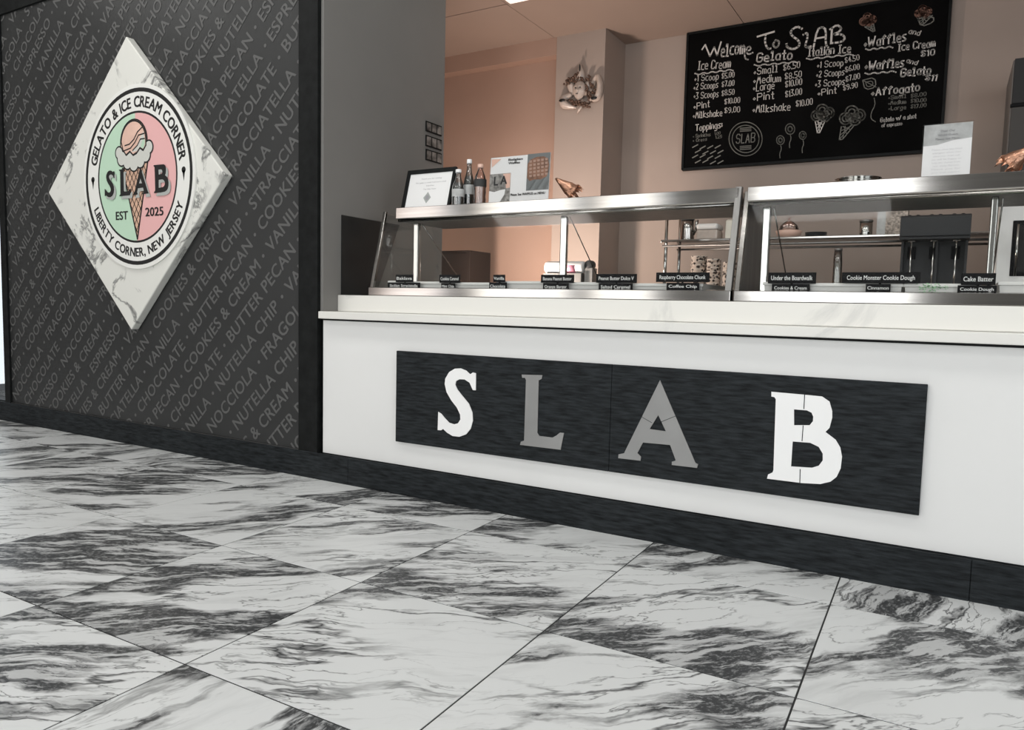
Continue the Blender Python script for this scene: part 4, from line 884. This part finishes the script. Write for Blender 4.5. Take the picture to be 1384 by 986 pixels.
for (a, b, w_, h_) in ((783.6, 91.5, 1.2, 5), (759.5, 135.5, 4.8, 2.2), (802.5, 132.5, 4.6, 2.2)):
    p = pm(a, b, .066); hb.ball(p, w_*u1, .008, h_*u1, 10, 6)
hb.build('horn_opening', M['hole'], wm)
cu = MB(); rg = random.Random(2)
for (a0, b0, a1, b1, k_, rr_) in ((764, 112, 781, 99, 16, 2.3), (794, 104, 803, 126, 13, 2.1), (771, 137, 795, 143, 20, 2.5), (775, 108, 792, 107, 10, 1.8), (792, 118, 798, 138, 9, 2.2)):
    k_ *= 2
    for k in range(k_):
        f_ = k/max(1, k_-1); p = pm(a0+(a1-a0)*f_+rg.uniform(-2.5, 2.5), b0+(b1-b0)*f_+rg.uniform(-3, 3), .03+rg.uniform(0, .02)); cu.ball(p, rr_*.72*u1, .012, rr_*.72*u1, 7, 5)
cu.build('curly_hair', M['hair'], wm); MB().tube([pm(787, 143, .03), pm(783, 148, .03), pm(780, 153, .02)], [2.4*u1, 1.8*u1, .8*u1], 8).build('chin_tassel', M['ceramic'], wm)

# ------------------------------------------------------------------ posters on the side wall
for k, (y0, y1, z) in enumerate(((163, 177, 0), (182, 197, 0), (201, 216, 0))):
    a = PX(575.5, y0, XL+.002); b_ = PX(596.5, y0+7, XL+.002); zb = PX(575.5, y1, XL+.002).z
    t = thing('poster', ['small framed print, top one of three beside the pink room', 'small framed print, middle one of three beside the pink room', 'small framed print, lowest of three, just above the picture frame'][k], 'poster', (XL, (a.y+b_.y)/2, zb), 'small prints on the grey wall')
    MB().box(XL, XL+.006, a.y, b_.y, zb, a.z).build('backing', M['black_frame'], t)
    pr_ = mat('print picture', (.16, .15, .14), .5, var=.9, scale=22)
    wq = (b_.y-a.y)/3
    for i in range(3): MB().box(XL+.006, XL+.007, a.y+wq*i+.006, a.y+wq*(i+1)-.004, zb+.008, a.z-.008).build('picture', pr_, t)

# ------------------------------------------------------------------ back counter, rack and what stands there
YF = 1.72
bc = thing('back_counter', 'low stainless work counter behind the glass cases', 'counter', (-.7, 1.85, 0))
MB().box(-3.9, 2.5, 1.60, 2.10, .92, .95).build('worktop', M['steel'], bc, .003); MB().box(-3.88, 2.48, 1.64, 2.08, 0, .92).build('cabinet_body', M['steel_dull'], bc)
for k in range(6): MB().box(-2.82+k*.885, -1.95+k*.885, 1.625, 1.64, .13, .9).build('door', M['steel_dull'], bc, .003)
RY0, RY1 = 1.75, 2.08
sx = PY(899, 323, RY0).x; ex_ = .20; sz = PY(900, 325, RY0).z
rk = thing('wire_rack', 'chrome shelf rack standing on the back counter', 'shelf rack', ((sx+ex_)/2, 1.9, .95))
for x in (sx, ex_):
    for y in (RY0+.02, RY1-.02): MB().tube([(x, y, .951), (x, y, sz+.20)], .011, 10).build('post', M['chrome'], rk)
MB().box(sx-.03, ex_+.03, RY0, RY1, sz-.010, sz+.006).build('shelf', M['steel'], rk, .004)
MB().tube([(sx-.02, RY0+.01, sz-.035), (ex_+.02, RY0+.01, sz-.035)], .007, 8).build('shelf_rail', M['steel_dull'], rk)
MB().tube([(sx-.02, RY1-.01, sz-.035), (ex_+.02, RY1-.01, sz-.035)], .007, 8).build('shelf_rail', M['steel_dull'], rk)
zs = sz+.0065; SY = 1.88
def at(px, y): return PY(px, 315, y).x
def hgt(px, py, y): return PY(px, py, y).z
# pitcher
x0, x1 = at(920, SY), at(938, SY); r = (x1-x0)/2; xc = (x0+x1)/2; h = hgt(929, 298, SY)-zs
t = thing('pitcher', 'steel pitcher with dark lid at the left end of the rack shelf', 'pitcher', (xc, SY, zs))
MB().lathe((xc, SY, zs), [(r*1.0, 0), (r*1.02, .01), (r*.95, h*.6), (r*.92, h)], 20).build('body', M['steel'], t); MB().lathe((xc, SY, zs), [(r*.95, h), (r*.98, h+.012), (r*.7, h+.022), (r*.1, h+.024)], 18).build('lid', M['dark_plastic'], t)
MB().tube([(xc+r*.9, SY, zs+h*.3), (xc+r*1.35, SY-.01, zs+h*.55), (xc+r*1.5, SY-.02, zs+h*1.0)], [.009, .009, .012], 8).build('spout', M['steel'], t)
# containers
x0, x1 = at(944.5, SY), at(973, SY); h = hgt(955, 303, SY)-zs
t = thing('food_container', 'pale stacked plastic container on the rack shelf right of the pitcher', 'container', ((x0+x1)/2, SY, zs))
MB().box(x0, x1, SY-.06, SY+.08, zs, zs+h*.62).build('body', M['ceramic'], t, .012); MB().box(x0-.002, x1+.002, SY-.064, SY+.084, zs+h*.62, zs+h).build('lid', M['tub'], t, .014)
x0, x1 = at(982, SY), at(996, SY); h = hgt(988, 296, SY)-zs
t = thing('paper_bag', 'cream paper bag at the right end of the rack shelf in the left case', 'bag', ((x0+x1)/2, SY, zs)); MB().prism([(SY-.04, zs), (SY-.035, zs+h*.9), (SY, zs+h), (SY+.035, zs+h*.9), (SY+.04, zs)], x0, x1).build('bag_body', M['cream'], t, .006)
# right hand group on the shelf
x0, x1 = at(1048, SY), at(1084, SY); xc = (x0+x1)/2; t = thing('fruit_bowl', 'peach coloured bowl with a glass dome on the rack shelf', 'bowl', (xc, SY, zs)); r = (x1-x0)/2
MB().lathe((xc, SY, zs), [(r*.5, 0), (r*.9, .02), (r, .045), (r*.94, .047), (r*.6, .02)], 22).build('bowl_body', M['scoop_pink'], t); MB().lathe((xc, SY, zs), [(r*.8, .046), (r*.7, .075), (r*.35, .10), (r*.12, .105), (r*.14, .125), (.004, .13)], 20).build('dome', M['bottle_pink'], t)
x0, x1 = at(1088, SY), at(1118, SY); xc = (x0+x1)/2; r = (x1-x0)/2; t = thing('plate_stack', 'small stack of dark plates on the rack shelf', 'plates', (xc, SY, zs))
for k in range(3): MB().lathe((xc, SY, zs), [(r*.5, .001+k*.009), (r, .010+k*.009), (r, .013+k*.009), (r*.5, .006+k*.009)], 22).build('plate', M['dark_plastic'], t)
x0, x1 = at(1161, SY), at(1179, SY); xc = (x0+x1)/2; r = (x1-x0)/2; h = hgt(1170, 297, SY)-zs; t = thing('canister', 'steel canister standing left of the speckled box', 'canister', (xc, SY, zs))
MB().lathe((xc, SY, zs), [(r*.95, 0), (r, .005), (r, h*.86)], 20).build('body', M['chrome'], t); MB().lathe((xc, SY, zs), [(r*1.04, h*.86), (r*1.04, h*.98), (r*.9, h)], 20).build('lid', M['steel_dull'], t)
x0, x1 = at(1185, SY), at(1226, SY); h = hgt(1200, 282, SY)-zs; t = thing('carton', 'speckled brown carton on the rack shelf behind the mixer', 'box', ((x0+x1)/2, SY, zs)); MB().box(x0, x1, SY-.03, SY+.09, zs, zs+h).build('carton_body', M['speckle'], t, .002)
MB().box(x0, x0+.045, SY-.031, SY-.0295, zs+.004, zs+h-.004).build('carton_label', M['paper_grey'], t)
# blender jar below the shelf, glass
xc = at(1136, 1.74); r = .026; zt = hgt(1136, 340, 1.74); t = thing('glass_bottle', 'clear glass bottle under the rack shelf', 'bottle', (xc, 1.70, .951)); MB().lathe((xc, 1.69, .951), [(r, 0), (r*1.05, .1), (r*1.0, zt-1.02), (r*.8, zt-.951)], 18).build('body', M['bottle_glass'], t)
MB().lathe((xc, 1.69, .951), [(r*.82, zt-.951), (r*.82, zt-.935), (.003, zt-.934)], 18).build('cap', M['steel_dull'], t)
# leopard print cup stacks
for k, (a, b_, pyt, lb) in enumerate(((934, 955, 346, 'leopard print cup stack, tallest and leftmost of three'), (955.5, 974.5, 350, 'leopard print cup stack, middle of three'), (977, 988, 354, 'leopard print cup stack, rightmost, half behind the case edge'))):
    y = 1.68-.03*k; x0, x1 = PY(a, 360, y).x, PY(b_+(8 if k == 2 else 0), 360, y).x; xc = (x0+x1)/2; r = (x1-x0)/2; zt = PY((a+b_)/2, pyt, y).z; h = zt-.951
    t = thing('cup_stack', lb, 'cups', (xc, y, .951), 'leopard print cup stacks')
    n_ = 9
    for q_ in range(n_):
        z0 = .951+h*.62/n_*q_ if q_ else .951; z1 = .951+h*.38+h*.62/n_*(q_+1)-.0; 
        zlo = .951 if q_ == 0 else .951+h*.38+h*.62/n_*q_
        MB().lathe((xc, y, 0), [(r*(.72 if q_ == 0 else .92), zlo), (r*.97, z1-.006), (r, z1-.005), (r, z1-.0005), (r*.9, z1-.0005)], 18).build('cup', M['leopard'], t)
# three spindle mixer
my = 1.52; t = thing('drink_mixer', 'dark grey three spindle milkshake mixer behind the right case', 'mixer', (PY(1265, 350, my).x, 1.66, .951))
mx0, mx1 = PY(1217, 300, my).x, PY(1313, 300, my).x; mzt = hgt(1265, 289.5, my); mzb = hgt(1265, 323, my)
MB().prism([(my, mzb), (my-.002, mzt-.01), (my+.02, mzt), (my+.22, mzt), (my+.22, mzb)], mx0, mx1).build('motor_head', M['dark_plastic'], t, .004)
MB().box(mx0+.01, mx1-.01, my+.16, my+.22, .96, mzb).build('back_column', M['dark_plastic'], t, .003); MB().box(mx0, mx1, my+.0, my+.24, .951, .975).build('base', M['dark_plastic'], t, .004)
MB().box(mx0+.004, mx1-.004, my-.004, my-.0005, mzb+.014, mzb+.020).build('trim_line', M['tag'], t)
for k in range(3):
    xk = PY((1231, 1261, 1291.5)[k], 345, my+.06).x
    s_ = MB().tube([(xk, my+.06, mzb), (xk, my+.06, 1.05)], .0045, 8).build('spindle', M['chrome'], t)
    MB().lathe((xk, my+.06, 0), [(.02, mzb-.006), (.016, mzb)], 12).build('collar', M['chrome'], s_)
    MB().box(xk-.022, xk+.020, my+.155, my+.16, mzb-.095, mzb-.025).build('cup_rest', M['tag'], t, .002)
    MB().lathe((xk+.012, my+.075, .977), [(.034, 0), (.046, .15), (.047, .152), (.03, .15)], 20).build('mixing_cup', M['steel'], t)
    for d in (-.018, .022): MB().lathe((xk+d, my+.08, mzt), [(.009, 0), (.009, .008), (.006, .010)], 10).build('toggle_switch', M['tag'], t)
for x in (mx0+.012, mx0+.175*1.0, mx1-.012): MB().box(x-.006, x+.006, my+.10, my+.16, .976, mzb).build('side_rail', M['dark_plastic'], t)
# steel oven at the right
oy = 1.50; ox = PY(1347, 320, oy).x; oz = hgt(1365, 276, oy); t = thing('countertop_oven', 'stainless countertop oven with dark glass door at the right', 'oven', (ox+.3, 1.7, .951))
MB().box(ox, ox+.62, oy+.01, oy+.235, .96, oz).build('body', M['oven_steel'], t, .008, 3); MB().box(ox+.004, ox+.62, oy-.012, oy+.012, 1.0, oz-.004).build('door', M['oven_steel'], t, .005, 2)
wx = PY(1368, 320, oy-.014).x; wt = hgt(1370, 298, oy-.014); wbm = hgt(1366, 373, oy-.014)
MB().box(wx, ox+.5, oy-.018, oy-.011, wbm, wt).build('door_gasket', M['tag'], t, .002); MB().box(wx+.03, ox+.47, oy-.021, oy-.017, wbm+.02, wt-.025).build('window_glass', mat('oven glass', (.03, .03, .03), .08), t)
MB().tube([(wx+.022, oy-.03, wbm+.0), (wx+.022, oy-.03, wt-.02)], .006, 8).build('handle', M['chrome'], t); MB().box(ox+.02, ox+.60, oy+.11, oy+.23, .951, .962).build('foot', M['tag'], t)
# refrigerator
ry = 2.16; rx_ = PY(1365, 150, ry).x; rz = hgt(1372, 79, ry); rm = hgt(1368, 143, ry)
t = thing('refrigerator', 'tall dark refrigerator in the back corner at the right edge', 'refrigerator', (rx_+.35, 2.4, 0))
MB().box(rx_, rx_+.7, ry+.03, 2.78, 0, rz).build('body', mat('grey fridge side', (.16, .15, .14), .5), t, .004); dk = mat('black steel door', (.03, .03, .03), .6, spec=.2)
MB().box(rx_+.006, rx_+.7, ry, ry+.028, rm+.012, rz).build('upper_door', dk, t, .004); MB().box(rx_+.006, rx_+.7, ry, ry+.028, .1, rm-.008).build('lower_door', mat('dark steel door', (.07, .066, .062), .6, spec=.2), t, .004)
MB().box(rx_+.0, rx_+.7, ry-.004, ry+.02, rm-.006, rm+.010).build('door_gap', M['tag'], t)
# paper roll, grinder and dark appliance at the left
y = 1.72; a, b_ = PY(739, 360, y), PY(790, 360, y); r = .042; zc = hgt(765, 361, y)
t = thing('paper_roll', 'cream paper roll with a pink label behind the middle post', 'roll', ((a.x+b_.x)/2, y, .951))
MB().box(a.x, b_.x, y-.05, y+.06, .951, zc-r).build('stand', M['steel_dull'], t, .003); MB().tube([(a.x, y, zc), (a.x+.01, y, zc), (b_.x-.01, y, zc), (b_.x, y, zc)], [r*.9, r, r, r*.9], 20).build('roll', M['paper'], t)
c1, c2 = PY(765, 360, y).x, PY(780, 360, y).x; MB().tube([(c1, y, zc-.002), (c2, y, zc-.002)], r*1.015, 20).build('pink_label', M['pinkcard'], t)
p = PY(797, 358, y); t = thing('small_speaker', 'small round dark gadget right of the paper roll', 'speaker', (p.x, y, .951)); MB().box(p.x-.03, p.x+.03, y-.02, y+.06, .951, p.z-.02).build('foot', M['steel_dull'], t, .003)
MB().tube([(p.x, y-.02, p.z), (p.x, y-.015, p.z), (p.x, y+.03, p.z)], [.026, .033, .033], 20).build('drum', M['dark_plastic'], t)
y = 1.75; p = PY(635.5, 338, y); t = thing('dark_appliance', 'dark brown boxy appliance in front of the pink wall behind the left case', 'appliance', (p.x-.25, y+.1, .951))
MB().box(p.x-.42, p.x, y, y+.3, .956, p.z).build('housing', M['dark_brown'], t, .004); MB().box(p.x-.40, p.x-.02, y-.004, y, .97, p.z-.02).build('door_face', M['dark_brown'], t, .002); MB().box(p.x-.4, p.x-.02, y+.03, y+.27, .951, .957).build('foot', M['tag'], t)
